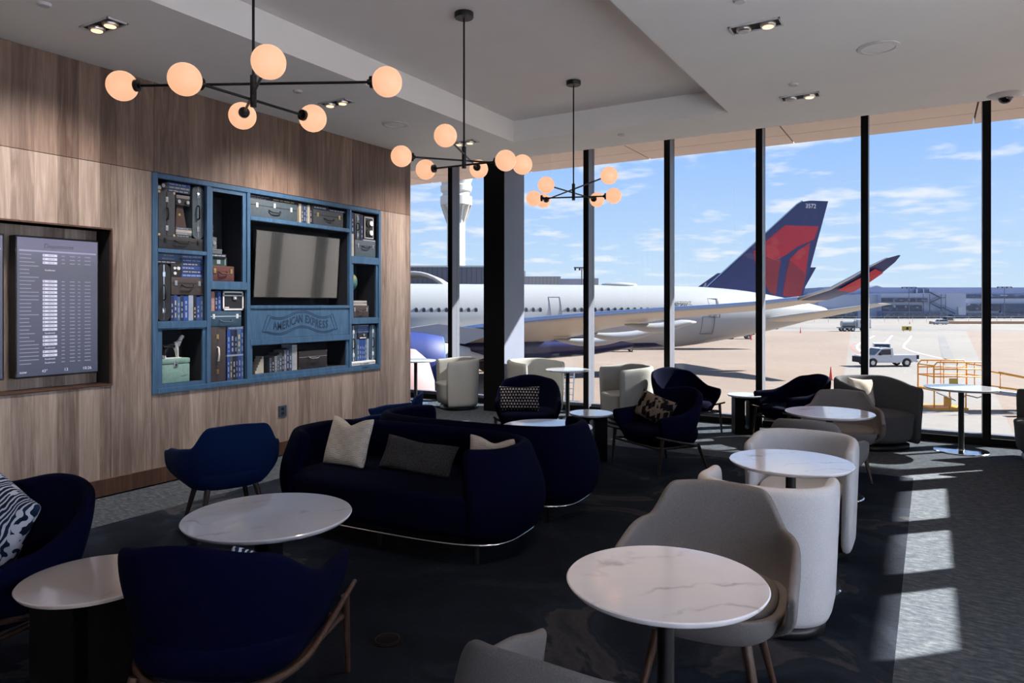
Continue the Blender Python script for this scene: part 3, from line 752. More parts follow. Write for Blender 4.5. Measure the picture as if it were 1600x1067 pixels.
# --- floor boxes
def floor_box(label, loc, r, m):
    t = empty('floor_outlet', loc, 0, label, 'floor outlet', 'round floor outlets')
    MB().lathe([(0, 0), (r, 0), (r, .004), (r-.006, .006), (0, .006)], n=40).obj('cover', m, t, smooth=True, angle=40)
    MB().lathe([(r*.80, .006), (r*.80, .008), (r*.76, .008), (r*.76, .006), (r*.8, .006)], n=40).obj('ring', M['black'], t)
floor_box('black round floor outlet on the pale carpet blotch', (-2.30, 2.68, 0), .075, M['drum'])
floor_box('glossy round floor outlet beside the foreground taupe chair', (-1.50, 2.55, 0), .075, simple('polished_cover', (.05, .05, .055), .15, metal=.6))
# --- outlet on the wood wall
t = empty('wall_outlet', (XL, 5.376, .487), 0, 'dark blue-grey outlet plate low on the wood wall', 'wall outlet')
MB().box(0, .008, -.057, .057, -.06, .06, .003).obj('plate', simple('slate_plate', (.035, .048, .065), .5), t)
for dz in (-.025, .025): MB().box(.008, .0095, -.018, .018, dz-.014, dz+.014).obj('socket', M['black'], t)
# ---------------------------------------------------------------- the blue display shelf in the wall
shf = empty('display_shelf', (XL, SH[0], SH[2]), 0, 'blue stained wooden wall shelf unit framing the television', 'shelf unit')
DP = .33
def L_(y, z): return (y-SH[0], z-SH[2])
CELLS = dict(A1=(3.930, 4.427, 2.170, 2.812), A2=(3.930, 4.427, 1.496, 2.130), A3=(3.970, 4.394, .912, 1.416), B1=(4.505, 4.859, 1.885, 2.773), B2=(4.478, 4.901, .880, 1.799),
             C=(4.947, 6.388, 2.577, 2.812), TV=(4.947, 6.402, 1.643, 2.530), SG=(4.947, 6.402, 1.290, 1.607), H=(4.981, 6.367, .915, 1.219), D=(6.442, 6.931, 2.249, 2.805), E=(6.485, 6.896, 1.489, 2.157), F=(6.453, 6.931, .894, 1.410))
def boards(rects, x0, x1, name, m, parent):
    """fill of the front face between rectangular openings: an exact grid of cells, merged into strips"""
    ys = sorted({SH[0], SH[1]}|{c[0] for c in rects}|{c[1] for c in rects}); zs = sorted({SH[2], SH[3]}|{c[2] for c in rects}|{c[3] for c in rects})
    mb = MB()
    for a, b in zip(ys, ys[1:]):
        run = None
        for p, q in zip(zs, zs[1:]):
            cy, cz = (a+b)/2, (p+q)/2
            hole = any(c[0] < cy < c[1] and c[2] < cz < c[3] for c in rects)
            if not hole: run = (run[0], q) if run else (p, q)
            if (hole or q == zs[-1]) and run:
                y0, z0 = L_(a, run[0]); y1, z1 = L_(b, run[1]); mb.box(x0, x1, y0, y1, z0, z1); run = None
    return mb.obj(name, m, parent)
rects = list(CELLS.values())
boards([c for k, c in CELLS.items() if k != 'SG'], -.022, .0, 'face_frame', M['shelf'], shf)
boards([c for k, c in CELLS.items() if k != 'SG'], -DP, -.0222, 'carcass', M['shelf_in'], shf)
# raised rails and stiles with a fine shadow joint
def rail(y0, y1, z0, z1, x=.014):
    a, b = L_(y0, z0), L_(y1, z1); return MB().box(-.004, x, a[0]+.001, b[0]-.001, a[1]+.001, b[1]-.001, .0015).obj('rail', M['shelf'], shf)
y0, y1, z0, z1 = SH
rail(y0-.0, y0+.05, z0, z1); rail(y1-.042, y1, z0, z1); rail(y0+.05, y1-.042, z1-.046, z1); rail(y0+.05, y1-.042, z0, z0+.046)
rail(4.430, 4.475, z0+.046, z1-.046); rail(4.903, 4.945, z0+.046, z1-.046); rail(6.404, 6.440, z0+.046, z1-.046)
rail(3.919, 4.43, 2.132, 2.168); rail(3.919, 4.43, 1.43, 1.494); rail(4.475, 4.903, 1.803, 1.880)
rail(4.945, 6.404, 2.534, 2.574); rail(4.945, 6.404, 1.609, 1.640); rail(4.945, 6.404, 1.224, 1.288)
rail(6.440, 6.933, 2.160, 2.246); rail(6.440, 6.933, 1.412, 1.486)
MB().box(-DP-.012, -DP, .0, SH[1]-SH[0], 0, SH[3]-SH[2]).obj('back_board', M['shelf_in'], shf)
a, b = L_(CELLS['SG'][0], CELLS['SG'][2]), L_(CELLS['SG'][1], CELLS['SG'][3])
sp = MB().box(-.02, .002, a[0]+.003, b[0]-.003, a[1]+.003, b[1]-.003).obj('sign_panel', M['shelf'], shf)
# waving banner with the lettering
bc_y, bc_z, bw = 5.655-SH[0], 1.452-SH[2], .98
def wv(u): return .034*math.cos(2*PI*u*1.0)*(1 if abs(u) < .5 else 1) + .0   # u in -.5...5 -> crest in the middle
def wave_pt(u, off):
    # crest at the middle, troughs near the quarter points, ends rising
    z = .037*math.cos(2*PI*u*1.5)
    dz = -.037*2*PI*1.5*math.sin(2*PI*u*1.5)/bw
    l = math.hypot(1, dz); sk = off*.0
    return (bc_y+u*bw-dz/l*off*.35, bc_z+z+off/l)
def ribbon(offa, wdt, name, u0=-.5, u1=.5, slant=.055):
    mb = MB()
    def side(off): return [wave_pt(u0+(u1-u0)*i/60, off) for i in range(61)]
    top, top2 = side(offa), side(offa-wdt); bot, bot2 = side(-offa), side(-offa+wdt)
    # ends lean outward at the foot
    def lean(pts, k):
        out = []
        for i, (y, z) in enumerate(pts):
            f = (i/60*2-1); out.append((y + f*abs(f)**6*k, z))
        return out
    top, top2 = lean(top, -slant*.0), lean(top2, -slant*.0-wdt)
    bot, bot2 = lean(bot, slant), lean(bot2, slant-wdt)
    x0, x1 = .0025, .004
    for A, B in ((top, top2), (bot2, bot)):
        for i in range(60):
            q = [A[i], A[i+1], B[i+1], B[i]]; mb.poly([(x0, y, z) for y, z in q], (x1-x0, 0, 0))
    for i in (0, 60):
        q = [top[i], (top2[i][0], top2[i][1]), (bot2[i][0], bot2[i][1]), bot[i]]
        mb.poly([(x0, y, z) for y, z in q], (x1-x0, 0, 0))
    return mb.obj(name, M['ink'], sp)
ribbon(.098, .008, 'banner_outline'); 
def sc_u(k): return k
ribbon(.080, .007, 'banner_outline', -.465, .465, .048)
txt = 'AMERICAN EXPRESS'; wd = dict(A=1.0, M=1.15, E=.92, R=.98, I=.42, C=1.0, N=1.02, X=.95, P=.92, S=.92); wd[' '] = .62
tot = sum(wd[c] for c in txt); acc = 0
for ch in txt:
    u = -.415 + .83*(acc+wd[ch]/2)/tot; acc += wd[ch]
    if ch == ' ': continue
    y, z = wave_pt(u, 0); slope = -.037*2*PI*1.5*math.sin(2*PI*u*1.5)/bw
    me = text_mesh(ch, .105, .0008, .0022)
    me.transform(Matrix.Diagonal((.80, 1.18, 1, 1)))
    me.transform(Matrix(((1, 0, 0, 0), (slope, 1, 0, 0), (0, 0, 1, 0), (0, 0, 0, 1))))
    mesh_obj('letter', me, M['ink'], sp, (.0035, y, z), (PI/2, 0, PI/2))
# ---------------- things on the shelves. X = XL - front is the front face of each thing
cols = dict(navy=(.012, .022, .075), royal=(.018, .055, .22), steel=(.06, .12, .22), ink=(.010, .012, .022), slate=(.06, .075, .09), cream=(.42, .38, .30), grey=(.16, .17, .18), salmon=(.48, .24, .16), cobalt=(.015, .07, .30), pale=(.30, .35, .42))
BM = {k: simple('book_cloth_'+k, v, .6, var=.1, scale=20) for k, v in cols.items()}
M['page'] = simple('paper_pages', (.5, .46, .38), .8, var=.05, scale=90)
M['foil'] = simple('spine_print', (.30, .33, .40), .5, var=.1); M['foilg'] = simple('gilt_print', (.55, .43, .20), .4, var=.1)
def book(y0, y1, z0, z1, col, label, group, vertical=True, dep=.17, front=.035, title=None, foil='foil', full=True):
    """a book standing (spine to the room) or lying flat"""
    t = empty('book', (XL-front, (y0+y1)/2, z0), 0, label, 'book', group)
    w, h = y1-y0, z1-z0; c = .0022 if min(w, h) > .008 else .001
    mb = MB()
    mb.box(-.003, 0, -w/2, w/2, 0, h)
    if vertical: mb.box(-dep, -.002, -w/2, -w/2+c, 0, h).box(-dep, -.002, w/2-c, w/2, 0, h)
    else: mb.box(-dep, -.002, -w/2, w/2, 0, c).box(-dep, -.002, -w/2, w/2, h-c, h)
    mb.obj('cover', BM[col], t)
    if vertical: MB().box(-dep+.004, -.003, -w/2+c, w/2-c, .003, h-.003).obj('pages', M['page'], t)
    else: MB().box(-dep+.004, -.003, -w/2+.003, w/2-.003, c, h-c).obj('pages', M['page'], t)
    if title:
        me = text_mesh(title, (w if vertical else h)*.62, .0004, .0006)
        if vertical: mesh_obj('spine_title', me, M[foil], t, (.0008, 0, h*.5), (PI/2, -PI/2, PI/2))
        else: mesh_obj('spine_title', me, M[foil], t, (.0008, 0, h*.5), (PI/2, 0, PI/2))
    elif full:
        mb = MB(); r = random.Random(int(y0*1000+z0*777))
        if vertical:
            p = h*.12
            for k in range(3):
                q = r.uniform(.05, .22)*h; mb.box(0, .0007, -w*.17, w*.17, p, min(h*.92, p+q)); p += q+h*r.uniform(.06, .12)
                if p > h*.85: break
        else:
            p = -w*.44
            for k in range(4):
                q = r.uniform(.08, .26)*w; mb.box(0, .0007, p, min(w*.45, p+q), h*.34, h*.66); p += q+w*.035
                if p > w*.4: break
        mb.obj('spine_print', M[foil], t)['kind'] = 'stuff'
    return t
def row(y0, y1, z0, z1s, colz, what, group, n, foilf=None):
    """n standing books side by side"""
    r = random.Random(int(y0*997+z0*131)); ws = [r.uniform(.75, 1.3) for _ in range(n)]; s = sum(ws); y = y0
    for k in range(n):
        w = (y1-y0)*ws[k]/s; z1 = z1s[k] if isinstance(z1s, (list, tuple)) else z1s
        book(y+.0006, y+w-.0006, z0, z1, colz[k % len(colz)], f'{ORD[k]} {what}' if n > 1 else what, group, foil='foilg' if foilf and k in foilf else 'foil')
        y += w
ORD = ['first', 'second', 'third', 'fourth', 'fifth', 'sixth', 'seventh', 'eighth', 'ninth', 'tenth', 'eleventh', 'twelfth']
def flat(y0, y1, z0, z1, colz, what, group, n, titles=None):
    h = (z1-z0)/n
    r = random.Random(int(y0*313+z0*71))
    for k in range(n):
        sh = r.uniform(-.004, .004)
        book(y0+.004+sh, y1-.004+sh, z0+k*h+.0003, z0+(k+1)*h-.0003, colz[k % len(colz)], (f'{ORD[n-1-k]} book from the top ' if n > 1 else '')+what, group, vertical=False, title=titles[k] if titles else None)
def suitcase(y0, y1, z0, z1, m, label, handle='h', hm=None, lm=None, round_=False, dep=.26, front=.03, latches=2, corners=False, trimm=None, hz=.45):
    t = empty('suitcase', (XL-front, (y0+y1)/2, z0), 0, label, 'suitcase', 'vintage suitcases on the shelves')
    w, h = y1-y0, z1-z0; hm = hm or M['dark']; lm = lm or M['steel']; vert = handle == 'v'
    if round_:
        e = min(w, h)*.42; n = 8; pts = []
        for cx, cz, a0 in ((w/2-e, e, -90), (w/2-e, h-e, 0), (-w/2+e, h-e, 90), (-w/2+e, e, 180)):
            for i in range(n+1): a = R(a0+90*i/n); pts.append((0, cx+e*math.cos(a), cz+e*math.sin(a)))
        MB().poly(pts, (-dep, 0, 0)).obj('shell', m, t, smooth=True, angle=30)
    else: MB().box(-dep, 0, -w/2, w/2, 0, h, .008).obj('shell', m, t, smooth=True, angle=50)
    # seam where lid meets body
    s = MB()
    if vert: s.box(-.001, .0015, -.004, .004, .006, h-.006)
    else: s.box(-.001, .0015, -w/2+.006, w/2-.006, h*.66-.003, h*.66+.003)
    s.obj('lid_seam', trimm or hm, t)
    if vert:
        hw = h*.13; c = h*.5
        MB().tube([(0, 0, c-hw), (.022, 0, c-hw*.9), (.028, 0, c), (.022, 0, c+hw*.9), (0, 0, c+hw)], .008, 8).obj('handle', hm, t, smooth=True)
        sp_ = [(0, c-h*.32), (0, c+h*.32)]
    else:
        hw = min(.075, w*.18); zc = h*hz
        MB().tube([(0, -hw, zc+.012), (.02, -hw*.96, zc+.002), (.026, -hw*.6, zc-.010), (.026, hw*.6, zc-.010), (.02, hw*.96, zc+.002), (0, hw, zc+.012)], .007, 8).obj('handle', hm, t, smooth=True)
        sp_ = [(-w*.36, h*.66), (w*.36, h*.66)]
    if latches == 3: sp_.append((0, h*.75))
    for (yy, zz) in sp_[:latches]:
        a = MB().box(0, .006, yy-.013, yy+.013, zz-.024, zz+.024, .002).obj('latch', lm, t)
        MB().box(.006, .010, yy-.006, yy+.006, zz-.012, zz+.010, .001).obj('hasp', lm, a)
    if corners:
        for a_ in (-1, 1):
            for b_ in (0, 1):
                q = .02; yy = a_*(w/2-q/2); zz = q/2 if b_ == 0 else h-q/2
                MB().box(-.02, .003, yy-q/2-.001, yy+q/2+.001, zz-q/2-.001, zz+q/2+.001, .004).obj('corner_cap', corners, t)
    return t
K = lambda n_, c, r=.6: simple(n_, c, r, var=.12, scale=30)
K_black, K_slate, K_grey, K_brown, K_blue, K_oxb = K('black_case_leather', (.018, .019, .022), .5), K('slate_case_fibre', (.055, .078, .095)), K('charcoal_case_fibre', (.050, .056, .064)), K('brown_case_leather', (.055, .042, .040)), K('blue_case_vinyl', (.04, .085, .13), .45), K('oxblood_leather', (.10, .035, .03), .45)
# -- cell A1
def film_can(y, z, r, label):
    t = empty('film_reel', (XL-.05, y, z-r), 0, label, 'film reel', 'small round film reels')
    MB().cyl((-.03, 0, r), (0, 0, r), r, n=28).obj('case', K_black, t, smooth=True, angle=40)
    MB().cyl((0, 0, r), (.003, 0, r), r*.62, n=24).obj('face', M['steel'], t, smooth=True, angle=40)
    for k in range(3): a = k*2*PI/3+.5; MB().cyl((.003, r*.32*math.cos(a), r+r*.32*math.sin(a)), (.004, r*.32*math.cos(a), r+r*.32*math.sin(a)), r*.14, n=12).obj('hole', M['dark'], t)
suitcase(3.948, 4.424, 2.172, 2.290, K_black, 'black briefcase lying flat at the bottom of the top left shelf box', front=.02, lm=M['dark'], hz=.6, trimm=M['slate'] if 'slate' in M else None)
book(3.932, 3.946, 2.172, 2.70, 'royal', 'tall thin blue book standing at the far left edge of the top left box', 'single books')
suitcase(3.950, 4.122, 2.2905, 2.708, K_grey, 'charcoal studded suitcase on its end in the top left box', 'v', corners=M['brass'])
flat(4.128, 4.300, 2.2905, 2.388, ['ink', 'grey', 'cream', 'slate'], 'of the stack beside the charcoal studded suitcase', 'flat books in the top left box', 4)
suitcase(4.303, 4.424, 2.2905, 2.800, K_slate, 'dark green rounded suitcase on its end with a bright metal seam, top left box', 'v', round_=True, trimm=M['chrome'], lm=M['chrome'])
t = empty('metronome', (XL-.06, 4.20, 2.3885), 0, 'brown wooden metronome-like pyramid with a gold spot, top left box', 'metronome')
MB().poly([(0, -.055, 0), (0, .06, 0), (0, .02, .205), (0, -.045, .205)], (-.09, 0, 0)).obj('body', K('dark_oak_case', (.06, .028, .020)), t)
MB().cyl((0, -.015, .12), (.003, -.015, .12), .012, n=16).obj('medallion', M['brass'], t)
t = empty('box_camera', (XL-.035, 4.205, 2.625), 0, 'old dark box camera with two lenses on top of the pyramid, top left box', 'camera', 'old cameras on the shelves')
t.location.z = 2.594
MB().box(-.12, 0, -.072, .072, 0, .10, .005).obj('body', K_black, t)
MB().box(0, .004, -.070, .070, .066, .098, .001).obj('face_plate', K('worn_leather_band', (.22, .19, .17)), t)
for yy in (-.045, .045): MB().cyl((0, yy, .035), (.014, yy, .035), .017, n=20).obj('lens', M['steel'], t, smooth=True, angle=40)
flat(4.045, 4.285, 2.7090, 2.800, ['navy', 'slate', 'royal'], 'of the stack at the top of the top left box', 'flat books at the top of the left column', 3)
film_can(3.975, 2.755, .028, 'round film reel at the far top left corner of the shelf unit')
film_can(4.016, 2.783, .026, 'round film reel against the top blue books')
bpy.data.objects['film_reel'].location.z = 2.7085; bpy.data.objects['film_reel.001'].location.z = 2.735
# -- cell A2
suitcase(3.938, 4.070, 1.498, 2.028, K_black, 'tall black rounded suitcase with silver latches standing on its end, second left box', 'v', round_=True, trimm=M['chrome'], lm=M['chrome'], front=.025)
row(4.078, 4.424, 1.498, [1.735, 1.742, 1.728, 1.738, 1.73, 1.742, 1.74, 1.725, 1.735], ['navy', 'royal', 'steel', 'navy', 'cobalt', 'pale', 'ink', 'royal', 'steel'], 'book from the left under the brown suitcase, second left box', 'standing blue books in the second left box', 9, (1, 6))
suitcase(4.081, 4.424, 1.7430, 1.912, K_brown, 'brown leather suitcase with silver clasps on the row of blue books', corners=False, lm=M['steel'], hz=.5)
t = empty('box_camera', (XL-.03, 4.130, 1.9125), 0, 'black dial box with round white knobs on the brown suitcase', 'camera', 'old cameras on the shelves')
MB().box(-.12, 0, -.052, .052, 0, .118, .004).obj('body', K_black, t)
for yy, zz, rr in ((-.015, .082, .016), (.024, .082, .020), (-.012, .034, .018)): MB().cyl((0, yy, zz), (.008, yy, zz), rr*.8, n=20).obj('knob', M['white'], t, smooth=True, angle=40)
flat(4.188, 4.424, 1.9125, 2.128, ['cobalt', 'navy', 'royal', 'navy', 'royal', 'steel'], 'of the six blue books on the brown suitcase', 'flat blue books on the brown suitcase', 6)
flat(3.934, 4.182, 2.0325, 2.128, ['ink', 'steel', 'steel'], 'of the pile above the black rounded suitcase', 'flat books above the black rounded suitcase', 3, [None, 'MONTICELLO', 'Life on Earth'])
# -- cell A3
t = empty('train_case', (XL-.03, 4.126, .912), 0, 'mint green vanity case with a round latch under the dog figurine', 'case')
mint = K('mint_vinyl', (.20, .33, .28), .45)
MB().box(-.24, 0, -.150, .150, 0, .178, .012).obj('body', mint, t, smooth=True, angle=50)
MB().box(-.243, .003, -.152, .152, .180, .230, .012).obj('lid', mint, t, smooth=True, angle=50)
q = MB().box(0, .008, -.018, .018, .150, .205, .004).obj('latch', M['steel'], t); MB().cyl((.008, 0, .17), (.012, 0, .17), .008, n=16).obj('button', M['dark'], q)
MB().tube([(.001, .055+.0045*k, .055+.007*math.sin(k*1.9)+.0008*k) for k in range(15)], .0009, 6).obj('script_mark', M['ink'], t)
# dog figurine: a standing terrier, one skinned body
def dog(loc):
    t = empty('dog_figurine', loc, 0, 'black and white standing terrier figurine on the mint green case', 'figurine')
    J = [(0, 0, .125), (0, .045, .128), (0, .078, .140), (0, .100, .178), (0, .112, .205), (0, .140, .196),            # 0 mid,1 chest,2 neck,3 throat,4 head,5 muzzle
         (0, -.055, .122), (0, -.085, .120), (0, -.105, .150),                                                       # 6 rump 7 tailroot 8 tail
         (.022, .050, .085), (.022, .056, .045), (.022, .058, .008), (.022, .070, .004),                              # front leg R 9-12
         (-.022, .058, .085), (-.022, .066, .045), (-.022, .068, .008), (-.022, .080, .004),                          # 13-16
         (.022, -.062, .085), (.022, -.078, .052), (.022, -.072, .008), (.022, -.060, .004),                          # 17-20
         (-.022, -.055, .085), (-.022, -.072, .052), (-.022, -.066, .008), (-.022, -.054, .004)]
    E = [(0, 1), (1, 2), (2, 3), (3, 4), (4, 5), (0, 6), (6, 7), (7, 8), (1, 9), (9, 10), (10, 11), (11, 12), (1, 13), (13, 14), (14, 15), (15, 16), (6, 17), (17, 18), (18, 19), (19, 20), (6, 21), (21, 22), (22, 23), (23, 24)]
    rad = [.026, .031, .024, .021, .025, .012, .024, .014, .005] + [.014, .009, .008, .009]*2 + [.017, .010, .008, .009]*2
    me = bpy.data.meshes.new('dog'); me.from_pydata(J, E, []); o = bpy.data.objects.new('body', me); C.objects.link(o)
    o.modifiers.new('skin', 'SKIN'); 
    for i, r in enumerate(rad): me.skin_vertices[0].data[i].radius = (r, r)
    me.skin_vertices[0].data[0].use_root = True
    s = o.modifiers.new('sub', 'SUBSURF'); s.levels = 2; s.render_levels = 2
    dg = bpy.context.evaluated_depsgraph_get(); m2 = bpy.data.meshes.new_from_object(o.evaluated_get(dg)); bpy.data.objects.remove(o)
    n = NT('glazed_black_white'); v = n.coord(); x, y, z = n.sep(v)
    k = n.math('GREATER_THAN', n.math('ADD', y, n.math('MULTIPLY', n.noise(22, 2, vec=v), .10)), .075); k2 = n.math('LESS_THAN', z, .03)
    m = n.set(n.mix(n.math('MAXIMUM', k, k2), (.035, .033, .033), (.62, .61, .58)), .25)
    m2.shade_smooth(); mesh_obj('body', m2, m, t)
    for sx in (-1, 1):
        MB().poly([(sx*.012-.006, .098, .218), (sx*.012+.006, .098, .218), (sx*.014, .096, .246)], (0, .006, 0)).obj('ear', M['dark'], t)
        MB().ball((sx*.0135+.0, .126, .212), .0035, 10).obj('eye', M['dark'], t)
    MB().ball((0, .1515, .199), .005, 10).obj('nose', M['dark'], t)
    MB().lathe([(.0215, 0), (.0245, .003), (.0215, .006)], (0, .088, .160), 20).obj('collar', M['dark'], t)
    MB().box(-.035, .035, -.085, .085, -.0, .005, .001).obj('base_plate', M['white'], t)
dog((XL-.10, 4.125, 1.1425))
# -- cell B1
suitcase(4.512, 4.780, 1.886, 2.040, K_oxb, 'oxblood leather weekend bag in the tall open box', hm=K_oxb, lm=M['brass'], hz=.55, corners=False)
t = empty('keepsake_box', (XL-.05, 4.610, 2.0405), 0, 'dark green box with a pale label on the oxblood bag', 'box')
MB().box(-.15, 0, -.097, .097, 0, .083, .003).obj('body', K('bottle_green_box', (.015, .045, .035)), t); MB().box(0, .001, -.02, .02, .02, .06).obj('label_plate', M['foil'], t)
for yy in (-.075, .075): MB().box(0, .001, yy-.004, yy+.004, .01, .07).obj('edge_band', M['foil'], t)
book(4.512, 4.688, 2.1240, 2.160, 'ink', 'dark book lying on the green box in the tall open box', 'single books', vertical=False)
t = empty('keepsake_box', (XL-.05, 4.582, 2.1603), 0, 'small slate box lying under the old bellows camera', 'box'); MB().box(-.13, 0, -.067, .067, 0, .045, .003).obj('body', K('slate_box', (.10, .12, .13)), t)
MB().box(-.132, .002, -.069, .069, .030, .046, .003).obj('lid', K('slate_lid', (.12, .14, .15)), t)
t = empty('box_camera', (XL-.06, 4.556, 2.2065), 0, 'grey upright folding camera in the tall open box', 'camera', 'old cameras on the shelves')
MB().box(-.09, 0, -.040, .040, 0, .118, .004).obj('body', K('grey_leatherette', (.10, .10, .10)), t); MB().cyl((0, 0, .06), (.02, 0, .06), .024, .018, 20).obj('lens', M['steel'], t, smooth=True, angle=40)
t = empty('statuette', (XL-.08, 4.545, 2.3248), 0, 'small dark bust on the upright camera in the tall open box', 'statuette')
MB().lathe([(0, 0), (.022, 0), (.022, .012), (.012, .02), (.020, .05), (.026, .062), (.018, .074), (.009, .080), (.010, .088), (0, .088)], n=20).obj('bust', K('dark_bronze', (.02, .018, .016), .4), t, smooth=True)
MB().ball((0, .003, .105), .021, 18, (.85, 1, 1.15)).obj('head', K('dark_bronze_head', (.02, .018, .016), .4), t, smooth=True)
# -- cell B2
t = suitcase(4.482, 4.680, .881, 1.428, K_brown, 'brown trunk standing on end with brass locks and a white crescent handle', 'v', hm=M['white'], lm=M['brass'], trimm=K_brown)
row(4.698, 4.898, .881, [1.122]*6, ['royal', 'slate', 'ink', 'navy', 'royal', 'steel'], 'book from the left in the bottom row beside the brown trunk', 'standing blue books beside the trunk, lower row', 6, (1,))
book(4.700, 4.897, 1.1230, 1.140, 'pale', 'thin pale book lying between the two rows beside the brown trunk', 'single books', vertical=False)
row(4.698, 4.898, 1.1408, [1.392]*5, ['cobalt', 'navy', 'ink', 'steel', 'royal'], 'book from the left in the upper row beside the brown trunk', 'standing blue books beside the trunk, upper row', 5, (3,))
book(4.700, 4.897, 1.3926, 1.428, 'steel', 'blue book lying on the upper row beside the brown trunk', 'single books', vertical=False)
suitcase(4.482, 4.868, 1.4290, 1.586, K_blue, 'steel blue suitcase with white latches on the brown trunk', lm=M['white'], trimm=M['white'], hm=K_blue, hz=.35)
row(4.488, 4.628, 1.5870, [1.79, 1.782, 1.79, 1.785], ['royal', 'salmon', 'navy', 'cobalt'], 'book from the left on the steel blue suitcase', 'standing books on the blue suitcase', 4)
t = empty('film_case', (XL-.03, 4.767, 1.5870), 0, 'black case framed in white metal with a square latch, above the steel blue suitcase', 'case')
MB().box(-.2, 0, -.128, .128, 0, .204, .008).obj('body', K_black, t)
fr = MB()
for b in ((-.124, .124, .006, .024), (-.124, .124, .182, .200), (-.124, -.108, .006, .200), (.108, .124, .006, .200), (-.124, .124, .150, .162)): fr.box(0, .004, *b)
fr.obj('metal_frame', M['white'], t)
q = MB().box(.004, .012, -.008, .036, .112, .152, .002).obj('latch', M['chrome'], t); MB().box(.012, .016, .004, .024, .122, .138, .001).obj('hasp', M['white'], q)
MB().box(0, .002, -.10, -.05, .028, .040).obj('name_tag', M['white'], t)
# -- cell C
book(4.949, 4.965, 2.578, 2.800, 'cream', 'thin pale book at the left edge above the television', 'single books')
suitcase(4.972, 5.618, 2.578, 2.772, K_slate, 'large grey-blue suitcase with three white latches above the television', latches=3, lm=M['white'], hm=M['dark'], hz=.40)
book(4.976, 5.25, 2.7725, 2.789, 'ink', 'lower left thin book on the large grey-blue suitcase', 'thin books above the television', vertical=False)
book(4.976, 5.26, 2.7895, 2.807, 'ink', 'upper left thin book on the large grey-blue suitcase', 'thin books above the television', vertical=False)
book(5.265, 5.632, 2.7725, 2.807, 'ink', 'dark book with yellow title on the large grey-blue suitcase', 'thin books above the television', vertical=False, foil='foilg')
row(5.646, 5.840, 2.578, [2.795, 2.79, 2.795, 2.78, 2.795, 2.79], ['cream', 'slate', 'navy', 'steel', 'cream', 'ink'], 'book from the left between the two suitcases above the television', 'standing books above the television', 6, (0, 4))
suitcase(5.857, 6.340, 2.578, 2.758, K_grey, 'dark grey suitcase with brass latches above the television', lm=M['brass'], hz=.42)
book(5.860, 6.100, 2.7585, 2.802, 'ink', 'left dark book lying on the dark grey suitcase', 'thin books above the television', vertical=False)
book(6.105, 6.385, 2.7585, 2.786, 'navy', 'right navy book lying on the dark grey suitcase', 'thin books above the television', vertical=False)
# -- cell D
row(6.446, 6.528, 2.2505, [2.52, 2.525], ['ink', 'cream'], 'book from the left at the bottom of the top right box', 'lower standing books in the top right box', 2)
row(6.446, 6.528, 2.5265, [2.785, 2.79], ['slate', 'navy'], 'book from the left above the pair in the top right box', 'upper standing books in the top right box', 2)
suitcase(6.545, 6.925, 2.2505, 2.458, K_slate, 'slate blue suitcase at the bottom of the top right box', hz=.6, lm=M['steel'])
suitcase(6.535, 6.648, 2.4590, 2.782, K_black, 'black suitcase on its end in the top right box', 'v', trimm=M['chrome'], lm=M['chrome'])
book(6.658, 6.690, 2.4590, 2.776, 'navy', 'navy book between the black suitcase and the twin dial box', 'single books')
book(6.697, 6.925, 2.4590, 2.474, 'pale', 'pale book lying under the twin dial box', 'single books', vertical=False)
t = empty('stereo_viewer', (XL-.03, 6.796, 2.4745), 0, 'black box with two white dials one above the other, top right box', 'twin dial box')
MB().box(-.14, 0, -.093, .093, 0, .296, .004).obj('body', K_black, t)
fr = MB()
for b in ((-.08, .08, .016, .022), (-.08, .08, .274, .280), (-.08, -.074, .016, .28), (.074, .08, .016, .28)): fr.box(0, .002, *b)
fr.obj('outline', M['white'], t)
for zz in (.085, .205):
    a = MB().cyl((0, .0, zz), (.012, .0, zz), .052, n=28).obj('dial', M['dark'], t, smooth=True, angle=40)
    MB().cyl((.012, .018, zz), (.03, .018, zz), .032, n=24).obj('knob', M['white'], a, smooth=True, angle=40)
# -- cell E
suitcase(6.490, 6.795, 1.491, 1.640, K_brown, 'brown vintage suitcase with a hanging handle under the globe', hm=K_brown, latches=2, hz=.5, lm=M['steel'])
flat(6.493, 6.765, 1.6410, 1.700, ['cream', 'grey', 'cream'], 'of the pale albums under the globe', 'pale albums under the globe', 3)
t = empty('desk_globe', (XL-.17, 6.54, 1.7005), 0, 'teal world globe in the small open box at the right', 'globe')
n_ = NT('world_map'); v_ = n_.coord(); nz_ = n_.noise(9, 4, .6, vec=v_)
gm = n_.set(n_.ramp(nz_, [(.46, (.02, .14, .16)), (.52, (.10, .22, .12)), (.62, (.30, .22, .10))]), .35)
MB().ball((0, 0, .235), .135, 32).obj('sphere', gm, t, smooth=True)
MB().lathe([(0, 0), (.07, 0), (.065, .012), (.015, .03), (.010, .10), (0, .10)], n=32).obj('foot', M['dark'], t, smooth=True, angle=40)
pts = [(0, .146*math.sin(a), .235+.146*math.cos(a)) for a in [R(-10+20*k) for k in range(11)]]
MB().tube(pts, .004, 8).obj('meridian', M['brass'], t, smooth=True)
